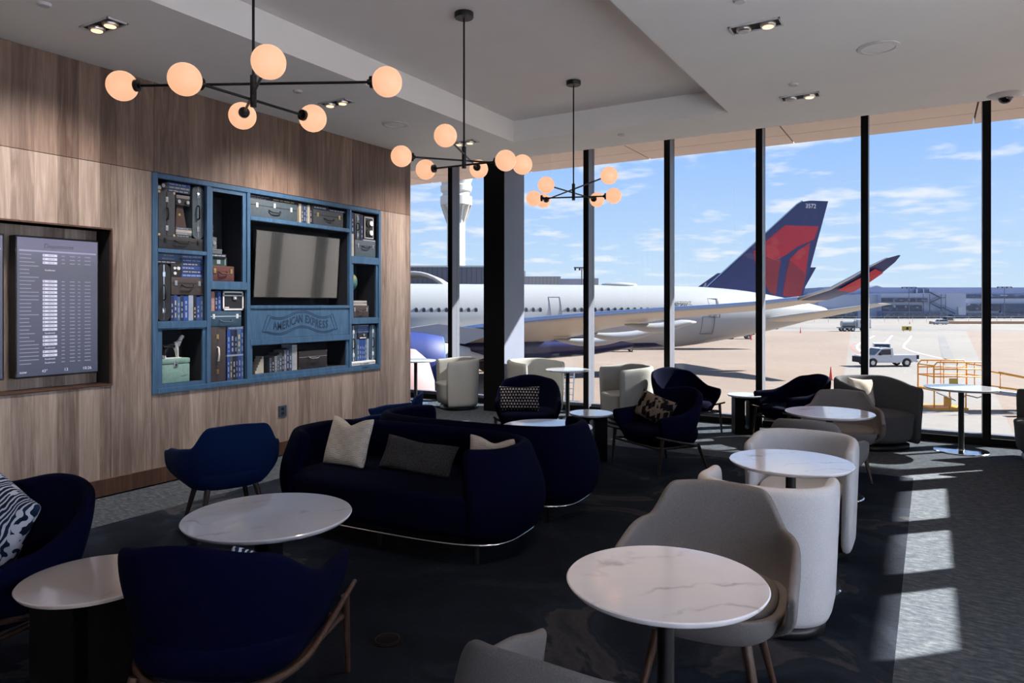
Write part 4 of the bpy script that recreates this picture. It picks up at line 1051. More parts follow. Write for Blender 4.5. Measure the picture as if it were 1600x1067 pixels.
# -- cell F
t = empty('aluminium_case', (XL-.0, 6.672, .895), 0, 'flat white metal briefcase with a loop handle, bottom right box', 'briefcase')
MB().box(-.26, .0, -.215, .215, 0, .050, .008).obj('shell', M['white'], t, smooth=True, angle=50)
MB().tube([(0, -.06, .025), (.03, -.05, .020), (.034, 0, .018), (.03, .05, .020), (0, .06, .025)], .006, 8).obj('handle', M['chrome'], t, smooth=True)
MB().box(0, .002, -.20, .20, .024, .028).obj('lid_seam', M['dark'], t)
suitcase(6.456, 6.576, .9460, 1.392, K_blue, 'teal rounded suitcase on its end at the left of the bottom right box', 'v', round_=True, trimm=M['white'], lm=M['white'])
suitcase(6.808, 6.928, .9460, 1.395, K_blue, 'teal rounded suitcase on its end at the right of the bottom right box', 'v', round_=True, trimm=M['white'], lm=M['white'])
row(6.584, 6.800, .9460, [1.22, 1.215, 1.22, 1.21, 1.218, 1.22], ['steel', 'royal', 'cobalt', 'royal', 'steel', 'pale'], 'bright blue book from the left between the two teal suitcases', 'standing books between the teal suitcases', 6)
t = empty('box_camera', (XL-.03, 6.685, 1.2205), 0, 'black camera with a white name strip between the teal suitcases', 'camera', 'old cameras on the shelves')
MB().box(-.10, 0, -.085, .085, 0, .076, .004).obj('body', K_black, t); MB().cyl((0, .01, .050), (.012, .01, .050), .014, n=20).obj('lens', M['steel'], t, smooth=True, angle=40); MB().box(0, .002, -.055, .055, .008, .020).obj('name_strip', M['white'], t)
flat(6.586, 6.800, 1.2970, 1.398, ['royal', 'steel', 'royal', 'steel'], 'of the stack above the black camera, bottom right box', 'flat books between the teal suitcases', 4)
# -- cell H
t = empty('stepped_bookend', (XL-.06, 5.12, .916), 0, 'cream stepped bookend standing alone at the left of the long bottom box', 'bookend')
mb = MB()
for k in range(6): mb.box(-.10, 0, -.055+.017*k, .055, .030*k, .030*(k+1))
mb.obj('steps', simple('cream_stone', (.42, .39, .32), .7), t)
row(5.232, 5.618, .916, [1.075, 1.075, 1.09, 1.10, 1.125, 1.115, 1.15, 1.165, 1.165, 1.20, 1.20], ['slate', 'ink', 'grey', 'slate', 'slate', 'ink', 'grey', 'navy', 'slate', 'pale', 'cream'], 'greyish book from the left under the carved sign', 'greyish books in the long bottom box', 11)
suitcase(5.640, 6.075, .916, 1.122, K('black_trunk_leather', (.022, .017, .016)), 'dark brown trunk with silver ring handle in the long bottom box', hm=M['steel'], latches=0, corners=K_brown, hz=.62)
# -- television
t = empty('wall_television', (XL-.055, 5.67, 2.085), 0, 'large flat television switched off, tilted forward in the middle of the shelf unit', 'television')
t.rotation_euler = (0, R(4.0), 0)
n_ = NT('dark_screen_glass'); tvm = n_.set((.02, .021, .021), .10, spec=1.0, coat=1.0)
MB().box(-.045, 0, -.615, .615, -.362, .362, .004).obj('bezel', M['black'], t)
MB().box(0, .0015, -.607, .607, -.352, .355).obj('screen', tvm, t)
MB().box(-.30, -.045, -.12, .12, -.12, .12).obj('mount', M['black'], t)
MB().box(-.27, -.06, -.71, -.635, .16, .36, .01).obj('cable_box', K_slate, t)
# ---------------------------------------------------------------- departures screens
n_ = NT('lit_screen'); v_ = n_.coord(); x_, y_, z_ = n_.sep(v_)
f_ = n_.math('MULTIPLY_ADD', z_, .9, .5, True)
ec = n_.ramp(f_, [(0, (.062, .072, .115)), (.45, (.115, .115, .175)), (.8, (.125, .125, .165)), (1, (.21, .20, .31))])
n_.L.new(ec, n_.p.inputs['Emission Color']); n_.p.inputs['Emission Strength'].default_value = .17
scr = n_.set((.03, .03, .04), .25, spec=.4)
n_ = NT('screen_white'); n_.p.inputs['Emission Color'].default_value = (.48, .48, .62, 1); n_.p.inputs['Emission Strength'].default_value = .18; swh = n_.set((.3, .3, .35), .3)
n_ = NT('screen_dim'); n_.p.inputs['Emission Color'].default_value = (.26, .26, .36, 1); n_.p.inputs['Emission Strength'].default_value = .17; sdm = n_.set((.1, .1, .12), .3)
n_ = NT('screen_bar'); n_.p.inputs['Emission Color'].default_value = (.30, .29, .45, 1); n_.p.inputs['Emission Strength'].default_value = .17; sbar = n_.set((.1, .1, .12), .3)
n_ = NT('screen_dark'); n_.p.inputs['Emission Color'].default_value = (.05, .05, .08, 1); n_.p.inputs['Emission Strength'].default_value = .18; sdk = n_.set((.02, .02, .03), .3)
def screen(yc, label):
    t = empty('departures_screen', (XL-.10, yc, 1.632), 0, label, 'screen', 'departures screens')
    w, h = .650, 1.14
    MB().box(-.10, 0, -w/2, w/2, -h/2, h/2, .004).obj('bezel', M['black'], t)
    s = MB().box(0, .0015, -w/2+.012, w/2-.012, -h/2+.014, h/2-.014).obj('display', scr, t)
    RX = (PI/2, 0, PI/2)
    text_obj('heading', 'Departures', .050, sdk, t, (.0022, 0, h/2-.075), RX, .0003)
    MB().box(.0015, .0022, -w/2+.025, w/2-.025, h/2-.125, h/2-.112).obj('rule', sbar, t)
    mb, dm, sm = MB(), MB(), MB(); r = random.Random(3); z = h/2-.15
    texts = []
    for k in range(30):
        zz = z - k*.0302
        faint = 3 <= k <= 6
        if k in (4, 21, 25, 28, 29): texts.append(zz)
        elif not (k in (3, 5, 6)): mb.box(.0015, .0021, -.125, -.015, zz-.010, zz+.010)
        dm.box(.0015, .0021, -w/2+.03, -w/2+.03+r.choice((.07, .085, .11, .14)), zz-.003, zz+.003)
        if not faint:
            dm.box(.0015, .0021, .02, .045, zz-.003, zz+.003); dm.box(.0015, .0021, .085, .125, zz-.003, zz+.003)
            dm.box(.0015, .0021, .150, .170, zz-.003, zz+.003); dm.box(.0015, .0021, .205, .255, zz-.003, zz+.003)
    o = mb.obj('airline_boxes', swh, t); o['kind'] = 'stuff'
    o2 = dm.obj('flight_rows', sdm, t)
    for k in range(30):
        if k in (3, 4, 5, 6, 21, 25, 28, 29): continue
        sm.box(.0021, .0024, -.118, -.110, z-k*.0302-.004, z-k*.0302+.004)
    sm.obj('airline_mark', sdk, t)
    me = text_mesh('DELTA', .017, .0002)
    for k in range(30):
        if k in (3, 4, 5, 6, 21, 25, 28, 29): continue
        mesh_obj('airline_name', me, sdk, t, (.0023, -.062, z-k*.0302), RX)
    me = text_mesh('Southwest', .019, .0002)
    for zz in texts: mesh_obj('airline_name', me, swh, t, (.0022, -.070, zz), RX)
    zb_ = -h/2+.048
    text_obj('footer_text', 'now', .030, swh, t, (.0022, -.27, zb_), RX, .0003)
    text_obj('footer_text', '43°', .032, swh, t, (.0022, -.11, zb_), RX, .0003)
    text_obj('footer_text', '13', .034, swh, t, (.0022, .055, zb_), RX, .0003)
    text_obj('footer_text', '10:26', .034, swh, t, (.0022, .225, zb_), RX, .0003)
screen(3.123, 'portrait flight departures screen in the wall niche, showing the time 10:26')
screen(2.395, 'second portrait screen at the left edge of the niche, mostly outside the picture')
# ---------------------------------------------------------------- the airfield
ZG = -4.85
def apron():
    t = NT('apron_concrete'); v = t.coord(); x, y, z = t.sep(v)
    # coordinates across / along the main viewing direction of the hall (slabs follow them)
    n1 = t.noise(.05, 4, .6, vec=v); n2 = t.noise(1.2, 5, .6, vec=v); n3 = t.noise(.4, 3, .6, vec=t.coord('Object', scale=(.12, 1.6, 1), rot=(0, 0, -YAW)))
    warm = t.ramp(n1, [(.35, (.195, .145, .113)), (.65, (.235, .180, .145))])
    grey = t.ramp(n1, [(.35, (.20, .19, .175)), (.65, (.235, .223, .208))])
    rt = t.sep(t.coord('Object', rot=(0, 0, -YAW)))      # rt x = across, rt y = along
    lat, dep = rt[0], rt[1]
    # taxi lane of paler concrete running away from the building
    q = t.math('SUBTRACT', lat, t.math('MULTIPLY', dep, .50)); a = t.math('LESS_THAN', t.math('ABSOLUTE', t.math('SUBTRACT', q, t.math('MULTIPLY_ADD', dep, .055, 1.0))), t.math('MULTIPLY_ADD', dep, .070, 2.0))
    far = t.math('GREATER_THAN', dep, 175)
    col = t.mix(t.math('MAXIMUM', a, far), warm, grey)
    br = t.n('ShaderNodeTexBrick'); br.offset = 0; br.inputs['Scale'].default_value = .13; br.inputs['Mortar Size'].default_value = .004; br.inputs['Brick Width'].default_value = 1; br.inputs['Row Height'].default_value = 1
    t.L.new(t.coord('Object', rot=(0, 0, -YAW+.12)), br.inputs['Vector'])
    col = t.mix(t.math('MULTIPLY', br.outputs['Fac'], .35), col, (0.167, 0.144, 0.129))
    col = t.mix(t.math('MULTIPLY', t.ramp(n3, [(.52, (0, 0, 0)), (.75, (1, 1, 1))]), .35), col, (0.182, 0.152, 0.137))
    col = t.mix(.22, col, t.ramp(n2, [(.3, (.16, .125, .10)), (.7, (.30, .25, .21))]))
    return t.set(col, .9, spec=.2)
ap = apron()
struct('ground', MB().box(-900, 900, YW+.2, 1500, ZG-.5, ZG).box(-900, 900, -200, -5.3, ZG-.5, ZG).box(26.2, 900, -5.3, YW+.2, ZG-.5, ZG).box(2.9, 14, -5.3, YW+.2, ZG-.5, ZG).box(-900, -10.8, -5.3, YW+.2, ZG-.5, ZG), ap)
asph = simple('asphalt', (.15, .145, .14), .9, var=.15, scale=.3)
line = simple('white_paint_line', (0.517, 0.517, 0.502), .8, var=.06); redl = simple('red_paint_line', (.40, .12, .09), .8, var=.1)
def gp(px, py, z=ZG):  # helper for road marks: bearing/drop in metres of a ground point
    d = 1105*(1.65-z)/(py-476); return W((px-800)/1105*d, d, z)
def strip(name, pts, wd, m, z=.012, label=None, cat=None, st='structure', n=1):
    mb = MB(); P_ = [Vector(p) for p in pts]
    L1, L2 = [], []
    for i, p in enumerate(P_):
        a = P_[max(0, i-1)]; b = P_[min(len(P_)-1, i+1)]; t_ = (b-a).normalized(); nn = Vector((-t_.y, t_.x, 0))*wd/2
        L1.append(p+nn+Vector((0, 0, z))); L2.append(p-nn+Vector((0, 0, z)))
    mb.grid([[l, r] for l, r in zip(L1, L2)]); o = mb.obj(name, m); o['kind'] = 'structure'; return o
# dark shoulders, taxiway edges and markings (real widths on the apron)
strip('ground_strip', [W(-30, 205, ZG), W(62, 205, ZG), W(130, 176, ZG)], 12, asph)
strip('ground_strip', [W(42, 196, ZG), W(84, 192, ZG), W(107, 178, ZG)], 9, asph, z=.014)
strip('ground_strip', [W(-60, 236, ZG), W(175, 236, ZG)], 2.5, simple('dry_grass_verge', (.30, .25, .19), .95, var=.2, scale=.5), z=.014)
def curve(pts, n=8):
    out = []
    for i in range(len(pts)-1):
        p0 = pts[max(0, i-1)]; p1 = pts[i]; p2 = pts[i+1]; p3 = pts[min(len(pts)-1, i+2)]
        for k in range(n):
            t_ = k/n; out.append(.5*((2*p1)+(-p0+p2)*t_+(2*p0-5*p1+4*p2-p3)*t_*t_+(-p0+3*p1-3*p2+p3)*t_**3))
    return out+[pts[-1]]
strip('ground_line', curve([gp(1366, 525), gp(1346, 535), gp(1339, 542), gp(1350, 550), gp(1400, 556), gp(1430, 562)]), .35, line)
strip('ground_line', curve([gp(1358, 530), gp(1334, 538), gp(1331, 544), gp(1345, 552), gp(1390, 560)]), .25, redl)
strip('ground_line', curve([gp(1394, 524), gp(1388, 531), gp(1381, 540)]), .35, line)
strip('ground_line', curve([gp(1424, 525), gp(1420, 531), gp(1412, 541), gp(1420, 547), gp(1445, 554), gp(1500, 566)]), .35, line)
strip('ground_line', [gp(1470, 525), gp(1487, 575)], 1.0, asph)
strip('ground_line', [gp(1466, 525), gp(1476, 575)], .12, asph, z=.013); strip('ground_line', [gp(1475, 525), gp(1497, 575)], .12, asph, z=.013)
strip('ground_line', [W(0, 14.0, ZG), W(14, 22, ZG)], .5, asph)

# ---------------- the airliner (local x = nose to tail, -y = the wing towards us, z up from the ground)
PO, PA = Vector((-56.07, 32.03, ZG)), math.atan2(.703, .711)
t = NT('airliner_paint'); v = t.coord(); x, y, z = t.sep(v)
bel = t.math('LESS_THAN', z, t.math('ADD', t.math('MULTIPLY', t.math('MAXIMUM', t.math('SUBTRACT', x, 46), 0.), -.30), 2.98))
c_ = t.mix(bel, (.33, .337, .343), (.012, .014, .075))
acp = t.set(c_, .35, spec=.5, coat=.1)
a_white, a_navy, a_red = simple('aircraft_white', (.33, .337, .343), .35, var=.02, scale=.4), simple('tail_navy', (.025, .035, .13), .35, var=.06, scale=.5), simple('tail_red', (0.456, 0.019, 0.038), .35, var=.06, scale=.5)
a_dred = simple('tail_dark_red', (0.251, 0.023, 0.034), .35, var=.1, scale=.5); a_cream = simple('wing_grey', (.47, .435, .39), .4, var=.04, scale=.3); a_blue = simple('engine_blue', (.012, .07, .30), .68, var=.05, scale=.3)  # wing cream: warm ground bounce put into the colour
a_line = simple('panel_line', (.10, .10, .11), .6); a_slat = simple('slat_metal', (.30, .37, .52), .25, var=.04, metal=.3)
air = empty('airliner', PO, PA, 'large white airliner with navy belly and red and navy tail, parked outside the windows', 'airplane')
def fus():
    st = [(0, .05, 3.6), (.5, .75, 3.62), (1.6, 1.45, 3.75), (3.2, 2.1, 4.1), (5.5, 2.65, 4.6), (8.5, 2.95, 5.0), (12, 3.03, 5.25), (20, 3.045, 5.305), (44, 3.045, 5.305), (48, 3.00, 5.33), (51, 2.84, 5.44), (54, 2.55, 5.58), (57, 2.16, 5.68), (60, 1.66, 5.72), (62.5, 1.15, 5.74), (64.5, .72, 5.78), (65.8, .35, 5.85), (66.1, .05, 5.88)]
    rows = []; n = 48
    for s_, r, zc in st: rows.append([Vector((s_, r*.98*math.sin(2*PI*k/n), zc+r*math.cos(2*PI*k/n))) for k in range(n)])
    return MB().grid(rows, closed_u=True, capa=True, capb=True)
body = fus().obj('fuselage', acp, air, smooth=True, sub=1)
# belly fairing
rows = []; n = 28
for s_, r, zc in [(17, .3, 3.2), (19, 1.9, 3.15), (22, 3.0, 3.0), (27, 3.35, 2.95), (34, 3.35, 2.95), (40, 2.9, 3.1), (44, 1.8, 3.2), (47, .4, 3.35)]:
    rows.append([Vector((s_, r*math.sin(2*PI*k/n), zc+r*.40*math.cos(2*PI*k/n)-.15)) for k in range(n)])
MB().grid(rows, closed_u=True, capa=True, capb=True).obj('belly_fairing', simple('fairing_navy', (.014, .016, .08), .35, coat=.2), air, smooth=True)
wm, wf = simple('cabin_window', (.02, .022, .03), .15), simple('window_frame', (.20, .21, .23), .4)
s_ = 22.0; k = 0
DOORS = (36.1, 49.2)
while s_ < 51.5:
    s_ += .635
    if any(abs(s_-d) < 1.0 for d in DOORS) or 29.6 < s_ < 30.4: continue
    zw = 6.02; r = 3.045 if s_ < 47 else 3.045-.010*(s_-46)**1.6; zc = 5.305
    yy = -math.sqrt(max(.1, (r*.98)**2-((zw-zc)*.98)**2))-.004
    ring = [(s_+.165*math.cos(2*PI*i/16), yy-.008, zw+.245*math.sin(2*PI*i/16)) for i in range(16)]
    a = MB().poly(ring, (0, .07, 0)).obj('cabin_window', wf, air)
    ring = [(s_+.13*math.cos(2*PI*i/16), yy-.014, zw+.20*math.sin(2*PI*i/16)) for i in range(16)]
    MB().poly(ring, (0, .07, 0)).obj('window_glass', wm, a)
def on_skin(s, z, r=3.045, zc=5.305): return -math.sqrt(max(.05, r*r-(z-zc)**2))*.98
def door_frame(s0, s1, z0, z1, name, w=.032, r_=3.045, zc_=5.305):
    on_skin = lambda s, z: -math.sqrt(max(.05, r_*r_-(z-zc_)**2))*.98
    mb = MB(); nseg = 10
    for sa in (s0, s1-w):
        for i in range(nseg):
            za, zb = z0+(z1-z0)*i/nseg, z0+(z1-z0)*(i+1)/nseg
            mb.poly([(sa, on_skin(sa, za)-.02, za), (sa+w, on_skin(sa, za)-.02, za), (sa+w, on_skin(sa, zb)-.02, zb), (sa, on_skin(sa, zb)-.02, zb)], (0, .06, 0))
    for zz in (z0, z1-w): mb.poly([(s0, on_skin(s0, zz)-.02, zz), (s1, on_skin(s0, zz)-.02, zz), (s1, on_skin(s0, zz+w)-.02, zz+w), (s0, on_skin(s0, zz+w)-.02, zz+w)], (0, .06, 0))
    return mb.obj(name, a_line, air)
door_frame(35.6, 36.65, 5.4, 7.2, 'cabin_door'); door_frame(51.2, 52.25, 5.3, 7.1, 'cabin_door', r_=2.78, zc_=5.46)
door_frame(50.4, 51.7, 3.75, 5.4, 'cargo_door', r_=2.85, zc_=5.43)
me = text_mesh('N572DZ', .52, .01, .012); mesh_obj('registration', me, a_line, air, (48.4, -2.70, 6.62), (PI/2-.45, 0, 0))
MB().lathe([(0, .0), (1.0, 0), (.9, .18), (.5, .30), (0, .34)], n=24).obj('radome_dome', a_white, air, smooth=True, loc=(43.3, 0, 8.28)).scale = (1.9, .7, 1)
for sx in (40.3, 48.6, 52): MB().poly([(sx, .02, 8.2), (sx+.3, .02, 8.2), (sx+.38, .02, 8.62), (sx+.26, .02, 8.62)], (0, -.04, 0)).obj('antenna', a_white, air)
# fin
FIN = [(52.3, 8.03), (62.5, 16.55), (63.1, 16.9), (63.9, 17.02), (66.0, 17.03), (62.9, 6.95), (58, 7.3)]
def slab(pts, th, name, m, par, y0=0):
    return MB().poly([(s, y0-th/2, z) for s, z in pts], (0, th, 0)).obj(name, m, par)
fin = slab(FIN, .34, 'tail_fin', a_navy, air)
b_ = -.19
def art(pts, m, y=-.172, name='tail_art'): return MB().poly([(s, y, z) for s, z in pts], (0, -.012, 0)).obj(name, m, fin)
art([(61.0, 15.05-.6), (64.88, 14.45), (64.35, 13.1), (62.3, 12.25), (61.05, 11.45), (59.9, 10.9), (58.0, 11.25), (57.4, 11.75)][:8], a_red)
art([(57.4, 11.75), (59.9, 10.85), (60.55, 11.0), (60.3, 9.9), (59.95, 7.45), (59.2, 7.75), (58.4, 9.0), (57.6, 10.6)], a_dred)
art([(63.85, 12.75), (62.4, 11.9), (61.5, 11.05), (61.15, 9.8), (60.75, 7.4), (62.75, 7.2), (63.3, 9.2)], a_red)
art([(61.5, 11.0), (62.95, 9.9), (63.3, 9.6), (62.75, 7.2), (60.9, 7.4), (61.15, 9.7)], a_dred, -.186)
MB().tube([(52.4, 0, 8.2), (62.5, 0, 16.62), (63.1, 0, 16.95)], .09, 8).obj('fin_edge', M['steel'], fin)
me = text_mesh('3572', .62, .004, .008); mesh_obj('fin_number', me, M['white'], fin, (63.95, -.186, 16.45), (PI/2, 0, 0))
slab([(62.9, 13.2), (63.4, 15.9), (63.44, 15.9), (62.94, 13.2)], .352, 'rudder_line', a_line, fin)
# wing towards us, with curled tip
LE = [(22.5, -2.6, 3.55), (25.5, -7, 4.3), (30.2, -13, 5.30), (34, -18, 5.82), (37.4, -22, 6.18), (39.2, -24.6, 6.36), (40.5, -26.5, 6.54), (41.7, -28.8, 6.80), (42.5, -30.3, 7.32), (43.2, -31.2, 7.95), (43.8, -31.7, 8.45), (44.35, -32.2, 8.85), (44.85, -32.4, 9.0)]
TE = [(35.0, -2.6, 3.25), (35.5, -7, 3.7), (36.9, -13, 4.75), (39.0, -18, 5.5), (41.2, -22, 5.95), (42.4, -24.6, 6.18), (43.0, -26.5, 6.42), (43.5, -28.8, 6.76), (43.9, -30.3, 7.20), (44.2, -31.2, 7.72), (44.5, -31.7, 8.15), (44.8, -32.2, 8.65), (44.95, -32.4, 8.98)]
def wing_mesh(L1, T1, sgn=1, thk=.115, i0=0, i1=None):
    rows = []
    for i, (a, b) in enumerate(list(zip(L1, T1))[i0:i1]):
        a, b = Vector(a), Vector(b); c = (b-a).length; d = b-a
        # normal of the local surface: perpendicular to chord and to the span direction
        j = min(len(L1)-1, i+i0+1); h = max(0, i+i0-1); sp_ = (Vector(L1[j])-Vector(L1[h])); nn = d.cross(sp_).normalized()
        if nn.z < 0: nn = -nn
        prof = [(0, 0), (.03, .28), (.12, .44), (.35, .5), (.65, .32), (1, .02), (1, -.02), (.65, -.18), (.35, -.32), (.12, -.30), (.03, -.2)]
        rows.append([(lambda p: Vector((p.x, p.y*sgn, p.z)))(a+d*u+nn*(w*thk*min(c, 7.5)*(1.0))) for u, w in prof])
    return MB().grid(rows, closed_u=True, capa=True, capb=True)
wg = wing_mesh(LE, TE, i1=8).obj('wing', a_cream, air, smooth=True, angle=50)
wl_ = wing_mesh(LE, TE, i0=7).obj('winglet', a_navy, air, smooth=True, angle=50)
MB().tube([Vector(p)+Vector((-.02, 0, .03)) for p in LE[:8]], [.26, .24, .21, .18, .16, .14, .13, .12], 10).obj('slat_edge', a_slat, wg, smooth=True)
MB().tube([Vector(p)+Vector((-.02, 0, .02)) for p in LE[7:12]], [.10, .08, .07, .05, .03], 8).obj('winglet_edge', M['steel'], wl_, smooth=True)
# red panel on the side of the winglet
rows = []
for i in (8, 9, 10):
    a, b = Vector(LE[i]), Vector(TE[i]); rows.append([a+(b-a)*u+Vector((0, -.12, -.06)) for u in (.22, .9)])
MB().grid(rows).obj('winglet_art', a_red, wl_)
wing_mesh(LE[:8], TE[:8], sgn=-1).obj('wing', a_cream, air, smooth=True, angle=50)
for (s0, y0_, z0_, ln) in ((34.2, -8.5, 3.75, 7.2), (35.4, -12.5, 4.35, 6.2), (36.6, -17, 5.15, 5.4)):
    pts = [Vector((s0+ln*q, y0_, z0_-.32*math.sin(PI*min(1, q*1.2)) + .12*q)) for q in [i/10 for i in range(11)]]
    MB().tube(pts, [.05+.30*math.sin(PI*min(1, q*1.0))**.8 for q in [i/10 for i in range(11)]], 12).obj('flap_fairing', a_white, wg, smooth=True)
red_lamp = simple('beacon_red', (.6, .02, .02), .3)
# tailplane
def hs(sg):
    L2 = [(57.3, -1.4, 5.0), (60.6, -5, 5.75), (64.0, -9.3, 6.6)]; T2 = [(62.8, -1.2, 4.9), (64.2, -5, 5.7), (65.4, -9.3, 6.55)]
    return wing_mesh(L2, T2, sg, .10)
hs(1).obj('tailplane', a_cream, air, smooth=True, angle=50); hs(-1).obj('tailplane', a_cream, air, smooth=True, angle=50)
# engines
def engine(sg):
    e = MB(); rows = []; n = 40
    for s_, r in [(18.0, 1.55), (17.7, 1.72), (18.1, 1.88), (19.5, 1.98), (21.5, 1.97), (23.5, 1.82), (25.0, 1.55), (25.0, 1.35)]:
        rows.append([Vector((s_, sg*10.5+r*math.sin(2*PI*k/n), 2.62+r*math.cos(2*PI*k/n))) for k in range(n)])
    nc = e.grid(rows, closed_u=True).obj('engine_nacelle', a_blue, air, smooth=True)
    MB().lathe([(0, -.4), (1.5, -.4), (1.5, -.35), (0, -.35)], n=32).obj('fan_disc', M['dark'], nc, loc=(18.6, sg*10.5, 2.62), rot=(0, PI/2, 0))
    rows = []
    for s_, r in [(21.6, 1.985), (22.4, 1.93), (23.5, 1.835), (24.9, 1.575), (24.95, 1.5)]:
        rows.append([Vector((s_, sg*10.5+r*1.006*math.sin(2*PI*k/n), 2.62+r*1.006*math.cos(2*PI*k/n))) for k in range(n)])
    MB().grid(rows, closed_u=True).obj('thrust_reverser', simple('engine_navy', (.012, .03, .16), .6), nc, smooth=True)
    rows = []
    for s_, r in [(24.0, 1.2), (25.6, 1.05), (27.0, .70), (27.05, .45), (28.2, .08)]:
        rows.append([Vector((s_, sg*10.5+r*math.sin(2*PI*k/n), 2.62+r*math.cos(2*PI*k/n))) for k in range(n)])
    MB().grid(rows, closed_u=True, capb=True).obj('exhaust_cone', a_cream, nc, smooth=True)
    MB().poly([(19.6, sg*10.5-.22, 4.4), (26.6, sg*10.5-.22, 3.6), (29.4, sg*10.5-.22, 4.5), (24.6, sg*10.5-.22, 5.1)], (0, .44, 0)).obj('pylon', a_white, nc)
engine(-1); engine(1)
# landing gear
for sg in (-1, 1):
    g_ = MB().cyl((32.5, sg*5.2, .8), (32.0, sg*4.6, 3.4), .22, n=14).cyl((31.4, sg*5.2, .72), (33.4, sg*5.2, .72), .13, n=10).obj('main_gear', M['steel'], air)
    for dx in (-.9, .9):
        for dy in (-.45, .45): MB().cyl((32.4+dx, sg*5.2+dy-.2, .68), (32.4+dx, sg*5.2+dy+.2, .68), .68, n=24).obj('tyre', M['dark'], g_, smooth=True, angle=40)
g_ = MB().cyl((5.2, 0, .5), (5.0, 0, 3), .14, n=12).obj('nose_gear', M['steel'], air)
for dy in (-.3, .3): MB().cyl((5.2, dy-.15, .5), (5.2, dy+.15, .5), .5, n=20).obj('tyre', M['dark'], g_, smooth=True, angle=40)

# ---------------- generic builders for far things, each in its own frame facing the hall
def far(name, lat, dep, label, cat, group=None, rz=0, z=ZG):
    return empty(name, W(lat, dep, z), YAW+R(rz), label, cat, group)
def far_tail(lat, dep, h, label):
    """a parked jet seen only as a tail behind the big one"""
    t = far('parked_airliner', lat, dep, label, 'airplane', 'jets parked beyond')
    fn = MB().poly([(-3.4, 0, 8.0), (1.6, 0, h), (4.3, 0, h), (2.0, 0, 8.0)], (0, .3, 0)).obj('tail_fin', a_navy, t)
    MB().poly([(-3.3, -.012, 8.1), (-1.6, -.012, h-5.0), (3.0, -.012, h-5.0), (2.05, -.012, 8.1)], (0, .011, 0)).obj('tail_art', a_red, fn)
    MB().poly([(-.9, -.024, 8.1), (2.7, -.024, h-5.3), (2.4, -.024, h-6.2), (.4, -.024, 8.1)], (0, .011, 0)).obj('tail_stripe', a_navy, fn)
    rows = []
    for x_, r, zc in [(-32, .3, 5), (-29, 1.8, 5.2), (-22, 2.2, 5.6), (-6, 2.2, 5.8), (0, 1.5, 6.4), (4, .5, 7.1), (5, .1, 7.3)]:
        rows.append([Vector((x_, r*math.sin(2*PI*k/20)+.15, zc+r*math.cos(2*PI*k/20))) for k in range(20)])
    MB().grid(rows, closed_u=True, capa=True, capb=True).obj('fuselage', a_white, t, smooth=True)
far_tail(41.3, 106, 12.1, 'second jet tail, navy over red, showing right of the big red and navy tail')
far_tail(31.0, 112, 11.5, 'dark jet tail with a red foot just left of the big airliner tail')
# control tower
tw = far('control_tower', -31.6, 400, 'tall white control tower with a flared cab behind the airliner', 'tower')
conc = simple('tower_concrete', (0.502, 0.494, 0.471), .7, var=.04, scale=.05)
t_ = NT('tower_shaft'); v_ = t_.coord(); x_, y_, z_ = t_.sep(v_)
j_ = t_.math('LESS_THAN', t_.math('MODULO', z_, 4.2), .22)
sh_m = t_.set(t_.mix(j_, (0.502, 0.494, 0.471), (.42, .41, .40)), .7)
sh_ = MB().cyl((0, 0, 0), (0, 0, 67), 5.1, n=40).obj('shaft', sh_m, tw, smooth=True, angle=40)
MB().lathe([(0, 56), (5.4, 56), (5.6, 60), (7.4, 62.4), (8.9, 62.6), (8.9, 67.4), (7.7, 67.8), (7.5, 69.6), (8.7, 70.4), (8.9, 73.4), (8.0, 73.8), (8.6, 76), (10.2, 80), (0, 80.2)], n=40).obj('cab', conc, tw, smooth=True, angle=30)
MB().lathe([(9.9, 80), (10.4, 84.5), (10.4, 84.6), (9.9, 84.6), (9.9, 80)], n=32).obj('cab_glass', simple('tower_glass', (.15, .2, .25), .2), tw)
for k in range(12):
    a = 2*PI*k/12; MB().poly([(5.0*math.cos(a), 5.0*math.sin(a), 52), (5.0*math.cos(a), 5.0*math.sin(a), 62.5), (8.7*math.cos(a), 8.7*math.sin(a), 62.5), (7.4*math.cos(a), 7.4*math.sin(a), 58.5), (6.2*math.cos(a), 6.2*math.sin(a), 55)], (-.6*math.sin(a), .6*math.cos(a), 0)).obj('bracket', conc, tw)
# ribbed grey block with glass vault, and low blocks
def ribbed(name, base, rib, n_):
    t = NT(name); v = t.coord(); x, y, z = t.sep(v); k = t.math('LESS_THAN', t.math('MODULO', t.math('ADD', t.math('ADD', x, y), 500.), n_), n_*.16)
    return t.set(t.mix(k, base, rib), .7)
b1 = far('terminal_block', -7.0, 130, 'dark grey ribbed metal terminal block below the control tower', 'building')
MB().box(-14.5, 2.3, 0, 8, 0, 13.4).obj('wall', ribbed('ribbed_metal', (.13, .135, .165), (.07, .073, .09), .9), b1)
MB().box(-14.7, 2.4, -.15, 8, 13.4, 13.7).obj('coping', M['steel'], b1)
b1 = far('terminal_block', -27.0, 140, 'paler grey-green ribbed terminal block at the far left', 'building')
MB().box(-14.5, 12.2, 0, 20, 0, 13.9).obj('wall', ribbed('ribbed_metal_pale', (.36, .39, .37), (.24, .26, .26), 1.1), b1)
MB().box(-14.7, 12.4, -.15, 20, 13.9, 14.1).obj('coping', M['steel'], b1)
MB().tube([(5.6*math.cos(PI*k/12)-1, 4, 14.1+2.2*math.sin(PI*k/12)) for k in range(13)], .1, 6).tube([(4.6*math.cos(PI*k/12)-1, 4, 14.1+1.5*math.sin(PI*k/12)) for k in range(13)], .1, 6).obj('roof_arch', M['white'], b1)
vt = far('glass_vault', -15.6, 112, 'white-ribbed arched glass roof behind the airliner', 'roof')
rows = []
